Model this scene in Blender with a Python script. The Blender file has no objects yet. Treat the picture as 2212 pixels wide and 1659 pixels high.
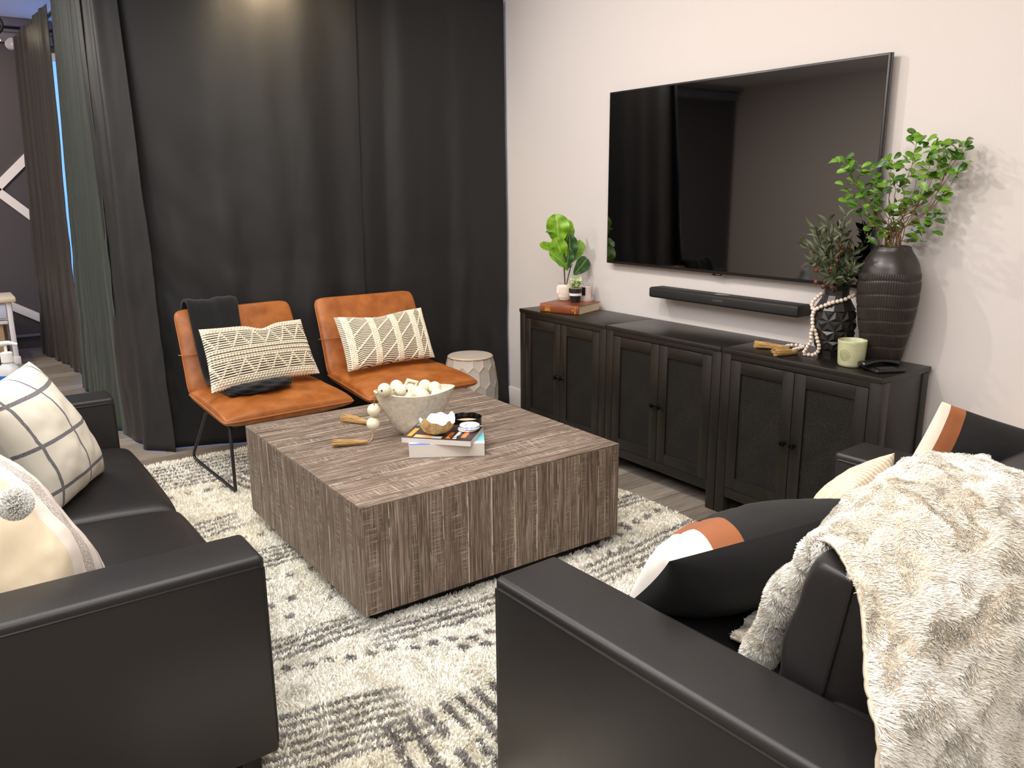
import bpy, bmesh, math, random
import numpy as np
from mathutils import Vector, Matrix
PI = math.pi
C = bpy.context.scene.collection
scn = bpy.context.scene

# ------------------------------------------------------------------ camera
F_PX, YAW, PITCH, ROLL, CAM_H = 1749.88, 0.6166, 0.2384, -0.0084, 1.5
fw = Vector((math.sin(YAW)*math.cos(PITCH), math.cos(YAW)*math.cos(PITCH), -math.sin(PITCH)))
rt = fw.cross(Vector((0, 0, 1))).normalized(); up = rt.cross(fw)
r2 = rt*math.cos(ROLL)+up*math.sin(ROLL); u2 = -rt*math.sin(ROLL)+up*math.cos(ROLL)
cd = bpy.data.cameras.new('camera'); cam = bpy.data.objects.new('camera', cd); C.objects.link(cam)
cd.sensor_width = 36.0; cd.lens = 36.0*F_PX/2212.0; cd.clip_start = 0.05; cd.clip_end = 60
m = Matrix((r2, u2, -fw)).transposed().to_4x4(); m.translation = Vector((0, 0, CAM_H))
cam.matrix_world = m
scn.camera = cam

# ------------------------------------------------------------------ colour management, world
scn.view_settings.view_transform = 'Standard'
scn.view_settings.look = 'None'
scn.view_settings.exposure = 0.24
scn.view_settings.gamma = 1.0
scn.view_settings.use_curve_mapping = False
w = bpy.data.worlds.new('world'); scn.world = w; w.use_nodes = True
w.node_tree.nodes['Background'].inputs[0].default_value = (0.75, 0.85, 1.0, 1)
w.node_tree.nodes['Background'].inputs[1].default_value = 0.6

# ------------------------------------------------------------------ lights
def area(name, loc, size, sizey, energy, col, target=None, spread=None):
    l = bpy.data.lights.new(name, 'AREA'); l.shape = 'RECTANGLE'; l.size = size; l.size_y = sizey
    l.energy = energy; l.color = col
    if spread: l.spread = spread
    o = bpy.data.objects.new(name, l); C.objects.link(o); o.location = loc
    d = (Vector(target)-Vector(loc)) if target else Vector((0, 0, -1))
    o.rotation_euler = d.to_track_quat('-Z', 'Y').to_euler()
    return o
def spot(name, loc, target, energy, col, ang, blend=.6, rad=.04):
    l = bpy.data.lights.new(name, 'SPOT'); l.energy = energy; l.color = col
    l.spot_size = math.radians(ang); l.spot_blend = blend; l.shadow_soft_size = rad
    o = bpy.data.objects.new(name, l); C.objects.link(o); o.location = loc
    o.rotation_euler = (Vector(target)-Vector(loc)).to_track_quat('-Z', 'Y').to_euler()
    return o
WARM = (1.0, .85, .73); NEUT = (1.0, .985, .97); COOL = (.86, .92, 1.0)
area('added_fill_light', (0.5, 2.0, 2.97), 2.2, 2.8, 78, NEUT)  # added area fill for soft overall light, no fixture seen here
area('added_fill_light', (-1.4, 3.8, 2.97), 1.8, 3.0, 60, NEUT)  # second added soft fill, out of view on the left
area('added_fill_light', (-1.6, 6.6, 2.97), 1.6, 2.2, 120, (1, .93, .86))  # added out of view to brighten the left wall mirrored in the screen
area('added_fill_light', (-2.1, 4.6, 2.97), .9, 2.2, 150, (1, .95, .9), (-3.9, 4.6, 1.2))  # added light aimed at the left wall for the television reflection
area('added_fill_light', (-0.6, -0.9, 2.97), 2.4, 1.4, 70, NEUT)  # added fill behind the camera, unseen
spot('track_spotlight', (1.35, 3.9, 2.93), (3.2, 3.0, 1.0), 72, (1, .96, .92), 130, .8, .03)
spot('track_spotlight', (1.15, 2.5, 2.93), (3.2, 1.9, 1.0), 60, WARM, 130, .8, .04)
spot('track_spotlight', (1.1, .5, 2.93), (2.9, 1.3, .9), 42, WARM, 130, .8, .04)
spot('track_spotlight', (1.62, 4.50, 2.80), (1.78, 4.80, 2.3), 60, (1, .76, .46), 120, 1.0, .05)
spot('track_spotlight', (.2, 7.9, 2.9), (.5, 9.0, 2.0), 50, (1, .78, .6), 110, 1.0, .05)
area('window_daylight', (2.1, 8.7, 2.1), 2.0, 1.4, 6, (.25, .5, 1.0), (1.7, 5.0, 2.3))

# ------------------------------------------------------------------ node helpers
def lin(r, g, b):
    f = lambda c: ((c/255+.055)/1.055)**2.4 if c > 10 else c/255/12.92
    return (f(r), f(g), f(b), 1)
class NM:
    def __init__(s, name):
        s.m = bpy.data.materials.new(name); s.m.use_nodes = True
        s.t = s.m.node_tree; s.b = s.t.nodes['Principled BSDF']
    def n(s, ty, **kw):
        x = s.t.nodes.new(ty)
        for k, v in kw.items(): setattr(x, k, v)
        return x
    def link(s, a, b): s.t.links.new(a, b)
    def set(s, node, key, v):
        if hasattr(v, 'is_linked') or isinstance(v, bpy.types.NodeSocket): s.link(v, node.inputs[key])
        else: node.inputs[key].default_value = v
    def math(s, op, a, b=0.0, c=0.0, clamp=False):
        x = s.n('ShaderNodeMath', operation=op, use_clamp=clamp)
        s.set(x, 0, a); s.set(x, 1, b); s.set(x, 2, c); return x.outputs[0]
    def coord(s, which='Object'):
        return s.n('ShaderNodeTexCoord').outputs[which]
    def sep(s, v):
        x = s.n('ShaderNodeSeparateXYZ'); s.link(v, x.inputs[0]); return x.outputs
    def comb(s, x, y, z=0.0):
        c = s.n('ShaderNodeCombineXYZ'); s.set(c, 0, x); s.set(c, 1, y); s.set(c, 2, z); return c.outputs[0]
    def scale(s, v, sc, loc=(0, 0, 0)):
        x = s.n('ShaderNodeMapping'); s.link(v, x.inputs[0]); x.inputs['Scale'].default_value = sc
        x.inputs['Location'].default_value = loc; return x.outputs[0]
    def noise(s, v, sc, det=3, rough=.5, dist=0.0):
        x = s.n('ShaderNodeTexNoise'); s.link(v, x.inputs['Vector']); x.inputs['Scale'].default_value = sc
        x.inputs['Detail'].default_value = det; x.inputs['Roughness'].default_value = rough
        x.inputs['Distortion'].default_value = dist; return x.outputs[0]
    def voro(s, v, sc, feature='F1', out='Distance'):
        x = s.n('ShaderNodeTexVoronoi', feature=feature); s.link(v, x.inputs['Vector'])
        x.inputs['Scale'].default_value = sc; return x.outputs[out]
    def ramp(s, v, stops, interp='LINEAR'):
        x = s.n('ShaderNodeValToRGB'); x.color_ramp.interpolation = interp
        e = x.color_ramp.elements
        while len(e) < len(stops): e.new(.5)
        for k, (p, c) in enumerate(stops): e[k].position = p; e[k].color = c if len(c) == 4 else (*c, 1)
        s.link(v, x.inputs[0]); return x.outputs[0]
    def mix(s, f, a, b, blend='MIX'):
        x = s.n('ShaderNodeMix', data_type='RGBA', blend_type=blend)
        s.set(x, 0, f); s.set(x, 6, a); s.set(x, 7, b); return x.outputs[2]
    def bump(s, h, st=.3, dist=.01, normal=None):
        x = s.n('ShaderNodeBump'); x.inputs['Strength'].default_value = st; x.inputs['Distance'].default_value = dist
        s.link(h, x.inputs['Height'])
        if normal: s.link(normal, x.inputs['Normal'])
        return x.outputs[0]
    def p(s, **kw):
        mp = dict(col='Base Color', rough='Roughness', metal='Metallic', normal='Normal', spec='Specular IOR Level',
                  sheen='Sheen Weight', sheenr='Sheen Roughness', sheent='Sheen Tint', coat='Coat Weight', ior='IOR', trans='Transmission Weight',
                  em='Emission Color', ems='Emission Strength', sss='Subsurface Weight', coatr='Coat Roughness', alpha='Alpha')
        for k, v in kw.items(): s.set(s.b, mp[k], v)
        return s.m
def flat(name, rgb, rough=.5, **kw):
    return NM(name).p(col=lin(*rgb), rough=rough, **kw)
def white(v): return (v, v, v, 1)

# ------------------------------------------------------------------ materials
def M_wall(name, rgb):
    t = NM(name); co = t.coord('Object'); n = t.noise(co, 140, 2)
    return t.p(col=lin(*rgb), rough=.85, normal=t.bump(n, .12, .002))
m_wall = M_wall('wall_paint', (206, 200, 197))
m_wall_l = M_wall('wall_paint_left', (216, 204, 194))
m_dark_wall = M_wall('dark_wall_paint', (72, 68, 72))
m_ceiling = M_wall('ceiling_paint', (228, 226, 230))
m_white_trim = flat('white_trim', (226, 222, 222), .5)
m_grey_trim = flat('grey_moulding', (118, 116, 128), .45)
def M_floor():
    t = NM('floor_planks'); co = t.coord('Object')
    br = t.n('ShaderNodeTexBrick'); t.link(co, br.inputs['Vector'])
    br.inputs['Scale'].default_value = 1; br.inputs['Brick Width'].default_value = 1.22; br.inputs['Row Height'].default_value = .18
    br.inputs['Mortar Size'].default_value = .0022; br.inputs['Mortar Smooth'].default_value = .1
    br.inputs['Color1'].default_value = lin(162, 152, 140); br.inputs['Color2'].default_value = lin(128, 117, 106)
    br.inputs['Mortar'].default_value = lin(78, 70, 64); br.offset = .37
    g = t.noise(t.scale(co, (1.4, 16, 1)), 3.2, 6, .6, .6)
    g2 = t.noise(t.scale(co, (5, 90, 1)), 2.5, 4, .6)
    col = t.mix(.75, br.outputs[0], t.ramp(g, [(.3, white(.45)), (.5, white(.85)), (.72, white(1.15))]), 'MULTIPLY')
    col = t.mix(.35, col, t.ramp(g2, [(.35, white(.55)), (.65, white(1.1))]), 'MULTIPLY')
    return t.p(col=col, rough=.42, normal=t.bump(g2, .15, .002))
m_floor = M_floor()
def M_leather(name, rgb, rough=.42, mott=None, sc=260, bst=.10):
    t = NM(name); co = t.coord('Object')
    v = t.voro(co, sc); n = t.noise(co, 9, 4, .6); n2 = t.noise(co, 2.2, 2)
    col = lin(*rgb)
    if mott: col = t.mix(t.ramp(n, [(.35, white(0)), (.7, white(1))]), lin(*rgb), lin(*mott))
    rg = t.math('ADD', t.math('MULTIPLY', n, .12), rough-.06)
    return t.p(col=col, rough=rg, spec=.5, normal=t.bump(n2, .25, .02, t.bump(v, bst, .001)))
m_black_leather = M_leather('black_leather', (31, 29, 29), .42)
m_black_leather_side = m_black_leather
m_tan = M_leather('tan_leather', (140, 76, 26), .46, (176, 106, 46), 200, .12)
m_tan_seam = flat('tan_piping', (168, 100, 52), .5)
m_seam = flat('black_piping', (26, 24, 24), .45)
def M_fabric(name, rgb, rough=.85, sc=500, sheen=.2, bst=.2):
    t = NM(name); co = t.coord('Object'); n = t.noise(co, sc, 2, .7); n2 = t.noise(co, 30, 3)
    return t.p(col=lin(*rgb), rough=rough, sheen=sheen, sheenr=.5, normal=t.bump(n2, .15, .006, t.bump(n, bst, .001)))
m_black_fabric = M_fabric('black_cotton', (13, 13, 14), .9, 600, .03)
m_blanket = M_fabric('black_knit', (16, 18, 21), .95, 300, .12, .5)
m_cream_rib = None
def M_curtain(name, rgb, rough=.5, sheen=.15, trans=0):
    t = NM(name); co = t.coord('Object'); n = t.noise(t.scale(co, (60, 60, 8)), 4, 4, .6); n2 = t.noise(t.scale(co, (2, 2, 1.2)), 1.5, 3, .5)
    wv = t.noise(t.scale(co, (300, 300, 300)), 3, 1)
    return t.p(col=lin(*rgb), rough=rough, spec=.35, sheen=sheen, sheenr=.35, normal=t.bump(n2, .25, .02, t.bump(wv, .08, .0005)))
m_curtain = M_curtain('black_satin_curtain', (33, 33, 34), .46, .03)
m_curtain_g = M_curtain('dark_green_curtain', (50, 57, 53), .5, .08)
m_curtain_b = M_curtain('brown_black_curtain', (50, 46, 43), .5, .06)
def M_tablewood():
    t = NM('weathered_wood'); uv = t.coord('UV')          # u along the grain, v across, metres
    s = t.sep(uv); PW = 0.105
    row = t.math('FLOOR', t.math('DIVIDE', s[1], PW)); 
    wn = t.n('ShaderNodeTexWhiteNoise', noise_dimensions='1D'); t.link(row, wn.inputs['W'])
    fr = t.math('FRACT', t.math('DIVIDE', s[1], PW))
    edge = t.math('MINIMUM', fr, t.math('SUBTRACT', 1.0, fr))
    sh = t.comb(t.math('ADD', s[0], t.math('MULTIPLY', wn.outputs[0], 9.0)), s[1], t.math('MULTIPLY', row, .37))
    grain = t.noise(t.scale(sh, (1.1, 26, 1)), 3.0, 6, .62, 1.2)
    fine = t.noise(t.scale(sh, (2.2, 100, 1)), 2.5, 4, .7, .3)
    big = t.noise(t.scale(sh, (.8, 5, 1)), 3.0, 3, .5, .8)
    cross = t.noise(t.scale(sh, (260, 9, 1)), 1.2, 3, .7)   # saw marks across the board
    base = t.ramp(grain, [(.28, lin(56, 44, 36)), (.43, lin(90, 75, 63)), (.58, lin(124, 106, 92)), (.74, lin(158, 140, 124))])
    base = t.mix(t.math('MULTIPLY', wn.outputs[0], .35), base, lin(74, 58, 46))
    streak = t.ramp(fine, [(.53, white(0)), (.64, white(1))])
    msk = t.ramp(big, [(.45, white(0)), (.62, white(1))])
    saw = t.math('MULTIPLY', t.ramp(cross, [(.52, white(0)), (.62, white(1))]), msk)
    wash = t.math('MAXIMUM', t.math('MULTIPLY', streak, .55), t.math('MULTIPLY', saw, .6))
    seamn = t.noise(t.scale(sh, (3, 3, 1)), 4, 2)
    seam = t.math('MULTIPLY', t.math('LESS_THAN', edge, .028), t.ramp(seamn, [(.40, white(0)), (.47, white(1))]))
    seam = t.math('MULTIPLY', seam, t.math('GREATER_THAN', wn.outputs[0], .38))
    wash = t.math('MAXIMUM', wash, t.math('MULTIPLY', seam, .85))
    col = t.mix(wash, base, lin(206, 192, 176))
    dark = t.math('MULTIPLY', t.math('LESS_THAN', edge, .012), t.math('SUBTRACT', 1.0, seam))
    col = t.mix(t.math('MULTIPLY', dark, .6), col, lin(48, 38, 32))
    h = t.math('SUBTRACT', t.math('MULTIPLY', grain, .6), t.math('MULTIPLY', t.math('LESS_THAN', edge, .02), .5))
    return t.p(col=col, rough=.52, normal=t.bump(h, .5, .003))
m_wood = M_tablewood()
m_black_plinth = flat('black_plinth', (24, 22, 22), .5)
def M_cab():
    t = NM('black_brown_wood'); co = t.coord('Object')
    g = t.noise(t.scale(co, (30, 4, 4)), 6, 4, .6)
    return t.p(col=t.mix(g, lin(20, 18, 15), lin(30, 27, 22)), rough=.36, spec=.5, normal=t.bump(g, .12, .001))
m_cab = M_cab()
def M_mesh():
    t = NM('woven_panel'); co = t.coord('Object'); s = t.sep(co)
    a = t.math('SINE', t.math('MULTIPLY', s[1], 700)); b = t.math('SINE', t.math('MULTIPLY', s[2], 700))
    h = t.math('MULTIPLY', a, b); n = t.noise(co, 9, 3)
    return t.p(col=t.mix(t.ramp(n, [(.35, white(0)), (.7, white(1))]), lin(14, 12, 9), lin(24, 20, 14)), rough=.6, spec=.3, normal=t.bump(h, .55, .002))
m_mesh = M_mesh()
m_knob = flat('black_metal_knob', (34, 34, 34), .22, metal=.9)
m_metal_black = flat('black_steel', (40, 40, 42), .4, metal=.3)
m_screen = NM('tv_screen').p(col=(0, 0, 0, 1), rough=.035, ior=2.0, spec=.5)
m_bezel = flat('tv_bezel', (20, 19, 20), .4)
m_tvback = flat('tv_side_metal', (70, 68, 68), .4)
m_soundbar = M_fabric('soundbar_cloth', (20, 19, 19), .6, 900, 0)
m_gloss_black = flat('gloss_black', (14, 13, 13), .12)
m_white_cer = flat('white_ceramic', (226, 214, 202), .45)
m_soil = flat('potting_soil', (44, 32, 24), .95)
m_rope = NM('jute'); _n = m_rope.noise(m_rope.coord('Object'), 220, 3)
m_rope = m_rope.p(col=m_rope.mix(_n, lin(150, 112, 62), lin(206, 170, 112)), rough=.9)
m_bead = flat('ivory_bead', (226, 220, 194), .42)
m_bead_s = flat('pale_wood_bead', (226, 208, 192), .5)
m_hole = flat('bead_hole', (58, 44, 32), .9)
def M_bowl():
    t = NM('stone_bowl'); co = t.coord('Object'); n = t.noise(co, 60, 5, .7); n2 = t.noise(co, 300, 2)
    return t.p(col=t.mix(t.ramp(n, [(.35, white(0)), (.65, white(1))]), lin(188, 178, 160), lin(216, 206, 190)), rough=.75, normal=t.bump(n2, .5, .002))
m_bowl = M_bowl()
def M_paper(name, rgb, rgb2):
    t = NM(name); s = t.sep(t.coord('Object')); n = t.noise(t.comb(0., 0., t.math('MULTIPLY', s[2], 1.0)), 420, 3, .7)
    return t.p(col=t.mix(n, lin(*rgb), lin(*rgb2)), rough=.8)
m_pages = M_paper('book_pages', (232, 226, 218), (196, 190, 182))
m_pages2 = M_paper('aged_pages', (222, 206, 176), (196, 178, 146))
def M_leafm(name, rgb, rgb2, rough=.4, trans=.0, sc=14):
    t = NM(name); co = t.coord('Object'); n = t.noise(co, sc, 3)
    c0 = t.ramp(n, [(.35, white(0)), (.65, white(1))])
    s_ = t.sep(t.coord('UV')); mid = t.math('LESS_THAN', t.math('ABSOLUTE', t.math('SUBTRACT', s_[1], .5)), .035)
    vein = t.math('GREATER_THAN', t.math('SINE', t.math('MULTIPLY', t.math('SUBTRACT', s_[0], t.math('ABSOLUTE', t.math('SUBTRACT', s_[1], .5))), 44)), .90)
    col = t.mix(c0, lin(*rgb), lin(*rgb2)); col = t.mix(t.math('MULTIPLY', t.math('MAXIMUM', mid, t.math('MULTIPLY', vein, .5)), .35), col, lin(200, 220, 120))
    return t.p(col=col, rough=rough)
m_leaf = M_leafm('bright_green_leaf', (60, 112, 14), (102, 150, 26), .38)
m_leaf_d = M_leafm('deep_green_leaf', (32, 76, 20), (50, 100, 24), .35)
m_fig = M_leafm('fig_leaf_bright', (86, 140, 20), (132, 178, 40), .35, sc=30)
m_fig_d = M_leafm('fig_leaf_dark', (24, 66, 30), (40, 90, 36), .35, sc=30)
m_olive = M_leafm('olive_leaf', (52, 62, 48), (92, 100, 80), .55)
m_varieg = M_leafm('variegated_leaf', (120, 156, 70), (214, 222, 170), .5, sc=160)
m_twig = flat('twig_bark', (120, 88, 62), .8)
m_stem_d = flat('dark_stem', (62, 42, 30), .8)
m_berry = flat('red_brown_berry', (104, 50, 32), .35)

# ------------------------------------------------------------------ mesh helpers (world coordinates, numpy)
class G:
    def __init__(s): s.V = []; s.F = []; s.U = []; s.M = []; s.n = 0; s.C = []
    def add(s, V, F, UV=None, mi=0, col=None):
        V = np.asarray(V, float).reshape(-1, 3); s.V.append(V)
        for f in F: s.F.append(tuple(int(i)+s.n for i in f)); s.M.append(mi)
        s.U.append(np.zeros((len(V), 2)) if UV is None else np.asarray(UV, float))
        if col is not None: s.C.append(np.broadcast_to(np.asarray(col, float), (len(V), 3)))
        s.n += len(V); return s
    def merge(s, o, mi=0):
        return s.add(np.concatenate(o.V), [f for f in o.F], np.concatenate(o.U), mi)
def org(o):
    p = Vector((0, 0, 0))
    while o is not None: p = p+Vector(o.location); o = o.parent
    return np.array(p)
def obj(name, g, mats, parent=None, smooth=True, angle=38, loc=None):
    if not isinstance(mats, (list, tuple)): mats = [mats]
    V = np.concatenate(g.V)
    if parent is None:
        o0 = np.array(loc) if loc is not None else np.array([(V[:, 0].min()+V[:, 0].max())/2, (V[:, 1].min()+V[:, 1].max())/2, V[:, 2].min()])
        base = np.zeros(3)
    else: base = org(parent); o0 = base
    me = bpy.data.meshes.new(name); me.from_pydata((V-o0).tolist(), [], g.F)
    for mt in mats: me.materials.append(mt)
    me.polygons.foreach_set('material_index', g.M)
    U = np.concatenate(g.U)
    if np.any(U):
        uvl = me.uv_layers.new(name='UVMap'); li = np.empty(len(me.loops), int); me.loops.foreach_get('vertex_index', li)
        uvl.data.foreach_set('uv', U[li].ravel())
    if g.C:
        a = me.color_attributes.new('Col', 'FLOAT_COLOR', 'POINT'); cc = np.concatenate(g.C)
        a.data.foreach_set('color', np.concatenate([cc, np.ones((len(cc), 1))], 1).ravel())
    me.update()
    if smooth:
        me.polygons.foreach_set('use_smooth', [True]*len(me.polygons))
        if angle: me.set_sharp_from_angle(angle=math.radians(angle))
    o = bpy.data.objects.new(name, me); C.objects.link(o)
    if parent is not None: o.parent = parent; o.location = (0, 0, 0)
    else: o.location = o0.tolist()
    return o
def text_mesh(name, body, size, ext, mat, parent, loc, rot):
    cu = bpy.data.curves.new(name, 'FONT'); cu.body = body; cu.size = size; cu.extrude = ext
    tmp = bpy.data.objects.new(name, cu); C.objects.link(tmp)
    dg = bpy.context.evaluated_depsgraph_get(); dg.update()
    me = bpy.data.meshes.new_from_object(tmp.evaluated_get(dg)); bpy.data.objects.remove(tmp); me.materials.clear(); me.materials.append(mat)
    o = bpy.data.objects.new(name, me); C.objects.link(o); o.parent = parent; o.location = loc; o.rotation_euler = rot; return o
def tag(o, label, cat, group=None, kind=None):
    o['label'] = label; o['category'] = cat
    if group: o['group'] = group
    if kind: o['kind'] = kind
    return o
def thing(name, loc, label, cat, group=None):
    o = bpy.data.objects.new(name, None); C.objects.link(o); o.location = loc; o.empty_display_size = .05
    return tag(o, label, cat, group)
def struct(name, g, mats, **kw):
    o = obj(name, g, mats, **kw); o['kind'] = 'structure'; return o
def bm2(bm):
    V = [tuple(v.co) for v in bm.verts]; bm.verts.index_update(); F = [[v.index for v in f.verts] for f in bm.faces]; bm.free(); return V, F
def box(a, b, bev=0.0, seg=2, rot=0.0, piv=None, g=None, mi=0):
    """axis box from corner a to b, optional bevel, rotated by rot about z through piv"""
    bm = bmesh.new(); bmesh.ops.create_cube(bm, size=1)
    a = np.array(a, float); b = np.array(b, float); c = (a+b)/2; s = np.abs(b-a)
    for v in bm.verts: v.co = Vector((v.co.x*s[0]+c[0], v.co.y*s[1]+c[1], v.co.z*s[2]+c[2]))
    if bev: bmesh.ops.bevel(bm, geom=list(bm.edges), offset=min(bev, min(s)*.49), segments=seg, affect='EDGES', profile=.5)
    V, F = bm2(bm); V = np.array(V)
    if rot: V = rotz(V, rot, c if piv is None else piv)
    g = g or G(); g.add(V, F, mi=mi); return g
def rotz(V, a, piv=(0, 0, 0)):
    V = np.array(V, float); p = np.array(piv, float)[:2]; c, s = math.cos(a), math.sin(a)
    q = V[:, :2]-p; V[:, 0] = q[:, 0]*c-q[:, 1]*s+p[0]; V[:, 1] = q[:, 0]*s+q[:, 1]*c+p[1]; return V
def gridF(nu, nv, off=0, flip=False, wrap=False):
    F = []
    for j in range(nv-1):
        for i in range(nu-1 if not wrap else nu):
            a = off+j*nu+i; b = off+j*nu+(i+1) % nu; c = b+nu; d = a+nu
            F.append((a, d, c, b) if flip else (a, b, c, d))
    return F
def lathe(prof, c, n=48, g=None, mi=0, rfun=None, cap=True, sx=1, sy=1, rot=0):
    """prof list of (r, z) from bottom up, around the vertical through c"""
    th = np.linspace(0, 2*PI, n, endpoint=False); V = []
    for k, (r, z) in enumerate(prof):
        rr = r*np.ones(n) if rfun is None else rfun(r, z, th)
        V.append(np.stack([rr*np.cos(th)*sx, rr*np.sin(th)*sy, np.full(n, z)], 1))
    V = np.concatenate(V)
    if rot: V = rotz(V, rot)
    V = V+np.array([c[0], c[1], c[2] if len(c) > 2 else 0])
    F = gridF(n, len(prof), wrap=True)
    if cap:
        F.append(tuple(range(n-1, -1, -1))); F.append(tuple((len(prof)-1)*n+i for i in range(n)))
    g = g or G(); g.add(V, F, mi=mi); return g
def tube(P, r, n=8, g=None, mi=0, closed=False, cap=True):
    P = np.array(P, float); k = len(P); rr = np.broadcast_to(np.asarray(r, float), (k,))
    T = np.gradient(P, axis=0) if not closed else (np.roll(P, -1, 0)-np.roll(P, 1, 0))
    T /= np.linalg.norm(T, axis=1)[:, None]+1e-12
    up_ = np.array([0, 0, 1.0]) if abs(T[0][2]) < .9 else np.array([1.0, 0, 0])
    N = np.cross(T[0], up_); N /= np.linalg.norm(N); V = []; th = np.linspace(0, 2*PI, n, endpoint=False)
    for i in range(k):
        N = N-T[i]*np.dot(N, T[i]); N /= np.linalg.norm(N)+1e-12; B = np.cross(T[i], N)
        V.append(P[i]+rr[i]*(np.cos(th)[:, None]*N+np.sin(th)[:, None]*B))
    V = np.concatenate(V); F = gridF(n, k, wrap=True)
    if closed:
        for i in range(n): F.append(((k-1)*n+i, (k-1)*n+(i+1) % n, (i+1) % n, i))
    elif cap: F.append(tuple(range(n-1, -1, -1))); F.append(tuple((k-1)*n+i for i in range(n)))
    g = g or G(); g.add(V, F, mi=mi); return g
def sphere(c, r, n=16, g=None, mi=0, sc=(1, 1, 1)):
    th = np.linspace(0, PI, n//2+1)[1:-1]; ph = np.linspace(0, 2*PI, n, endpoint=False)
    V = [(0, 0, -1)]
    for t in th[::-1]: V += [(math.sin(t)*math.cos(p), math.sin(t)*math.sin(p), math.cos(t)) for p in ph]
    V.append((0, 0, 1)); k = len(th); F = gridF(n, k, off=1, wrap=True)
    for i in range(n): F.append((0, 1+(i+1) % n, 1+i)); F.append((len(V)-1, 1+(k-1)*n+i, 1+(k-1)*n+(i+1) % n))
    V = np.array(V)*r*np.array(sc)+np.array(c); g = g or G(); g.add(V, F, mi=mi); return g
def smooth_path(P, n=40):
    """Catmull-Rom through points"""
    P = np.array(P, float); Q = np.vstack([2*P[0]-P[1], P, 2*P[-1]-P[-2]]); out = []
    for t in np.linspace(0, len(P)-1-1e-9, n):
        i = int(t); f = t-i; p0, p1, p2, p3 = Q[i:i+4]
        out.append(.5*((2*p1)+(-p0+p2)*f+(2*p0-5*p1+4*p2-p3)*f*f+(-p0+3*p1-3*p2+p3)*f**3))
    return np.array(out)
def vnoise(x, y, seed=0):
    """smooth value noise on arrays"""
    rs = np.random.RandomState(seed); T = rs.rand(64, 64)
    xi = np.floor(x).astype(int); yi = np.floor(y).astype(int); fx = x-xi; fy = y-yi
    fx = fx*fx*(3-2*fx); fy = fy*fy*(3-2*fy)
    a = T[xi % 64, yi % 64]; b = T[(xi+1) % 64, yi % 64]; c = T[xi % 64, (yi+1) % 64]; d = T[(xi+1) % 64, (yi+1) % 64]
    return (a*(1-fx)+b*fx)*(1-fy)+(c*(1-fx)+d*fx)*fy
def fbm(x, y, seed=0, o=4):
    s = 0; a = .5
    for k in range(o): s = s+a*vnoise(x*2**k, y*2**k, seed+k); a /= 2
    return s/(1-.5**o)
def plankbox(name, a, b, grain, parent, mats, faces='all'):
    """box with metre UVs, grain axis 0/1/2"""
    g = box(a, b, .0035, 2); V = np.concatenate(g.V); F = g.F
    nv = []; nf = []; nu = []; k = 0
    for f in F:
        P = V[list(f)]; nrm = np.cross(P[1]-P[0], P[2]-P[0]); ax = int(np.argmax(np.abs(nrm)))
        if ax == grain: cu, cv = [(1, 2), (2, 0), (0, 1)][ax]
        else: cu = grain; cv = [i for i in range(3) if i != grain and i != ax][0]
        for p in P: nv.append(p); nu.append((p[cu], p[cv]+.013*ax)); 
        nf.append(tuple(range(k, k+len(P)))); k += len(P)
    h = G(); h.add(nv, nf, nu); return obj(name, h, mats, parent, smooth=False)
def pillow(TL, TR, BR, BL, T, n=44, pinch=.06, ex=.42, wr=.004, seed=1, rnd=.5, piping=0, front_off=0.5, sag=0.0, corner=0.0):
    TL, TR, BR, BL = [np.array(p, float) for p in (TL, TR, BR, BL)]
    N = np.cross(TR-TL, TL-BL); N /= np.linalg.norm(N)
    lin_ = np.linspace(-1, 1, n); q = np.sign(lin_)*(1-(1-np.abs(lin_))**1.5)       # denser near the rims
    S, Tt = np.meshgrid(q, q)
    k = pinch; S2 = S*(1-k*(1-Tt**2))*(1-corner*np.abs(Tt)**14); T2 = Tt*(1-k*(1-S**2))*(1-corner*np.abs(S)**14)
    if sag: T2 = T2-sag*np.clip(T2, 0, 1)*(1-S**2)**2
    u = (S2+1)/2; v = (T2+1)/2
    P = (TL*((1-u)*v)[..., None]+TR*(u*v)[..., None]+BR*(u*(1-v))[..., None]+BL*((1-u)*(1-v))[..., None])
    h = T/2*np.clip((1-S**2)*(1-Tt**2), 0, 1)**ex
    w = (fbm(S*2.2+7, Tt*2.2+3, seed)-.5)*wr*8*np.clip((1-S**2)*(1-Tt**2), 0, 1)**.3
    Pf = P+N*(h*2*front_off+w)[..., None]; Pb = P-N*(h*2*(1-front_off)-w*.5)[..., None]
    UV = np.stack([(S+1)/2, (Tt+1)/2], -1).reshape(-1, 2)
    g = G(); g.add(Pf.reshape(-1, 3), gridF(n, n), UV*.98+.01, 0); g.add(Pb.reshape(-1, 3), gridF(n, n, flip=True), UV*.98+.01, 1)
    rim = np.concatenate([P[0, :], P[1:, -1], P[-1, -2::-1], P[-2:0:-1, 0]])
    return g, rim, N
def edge_path(P, s=0): return P
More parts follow.
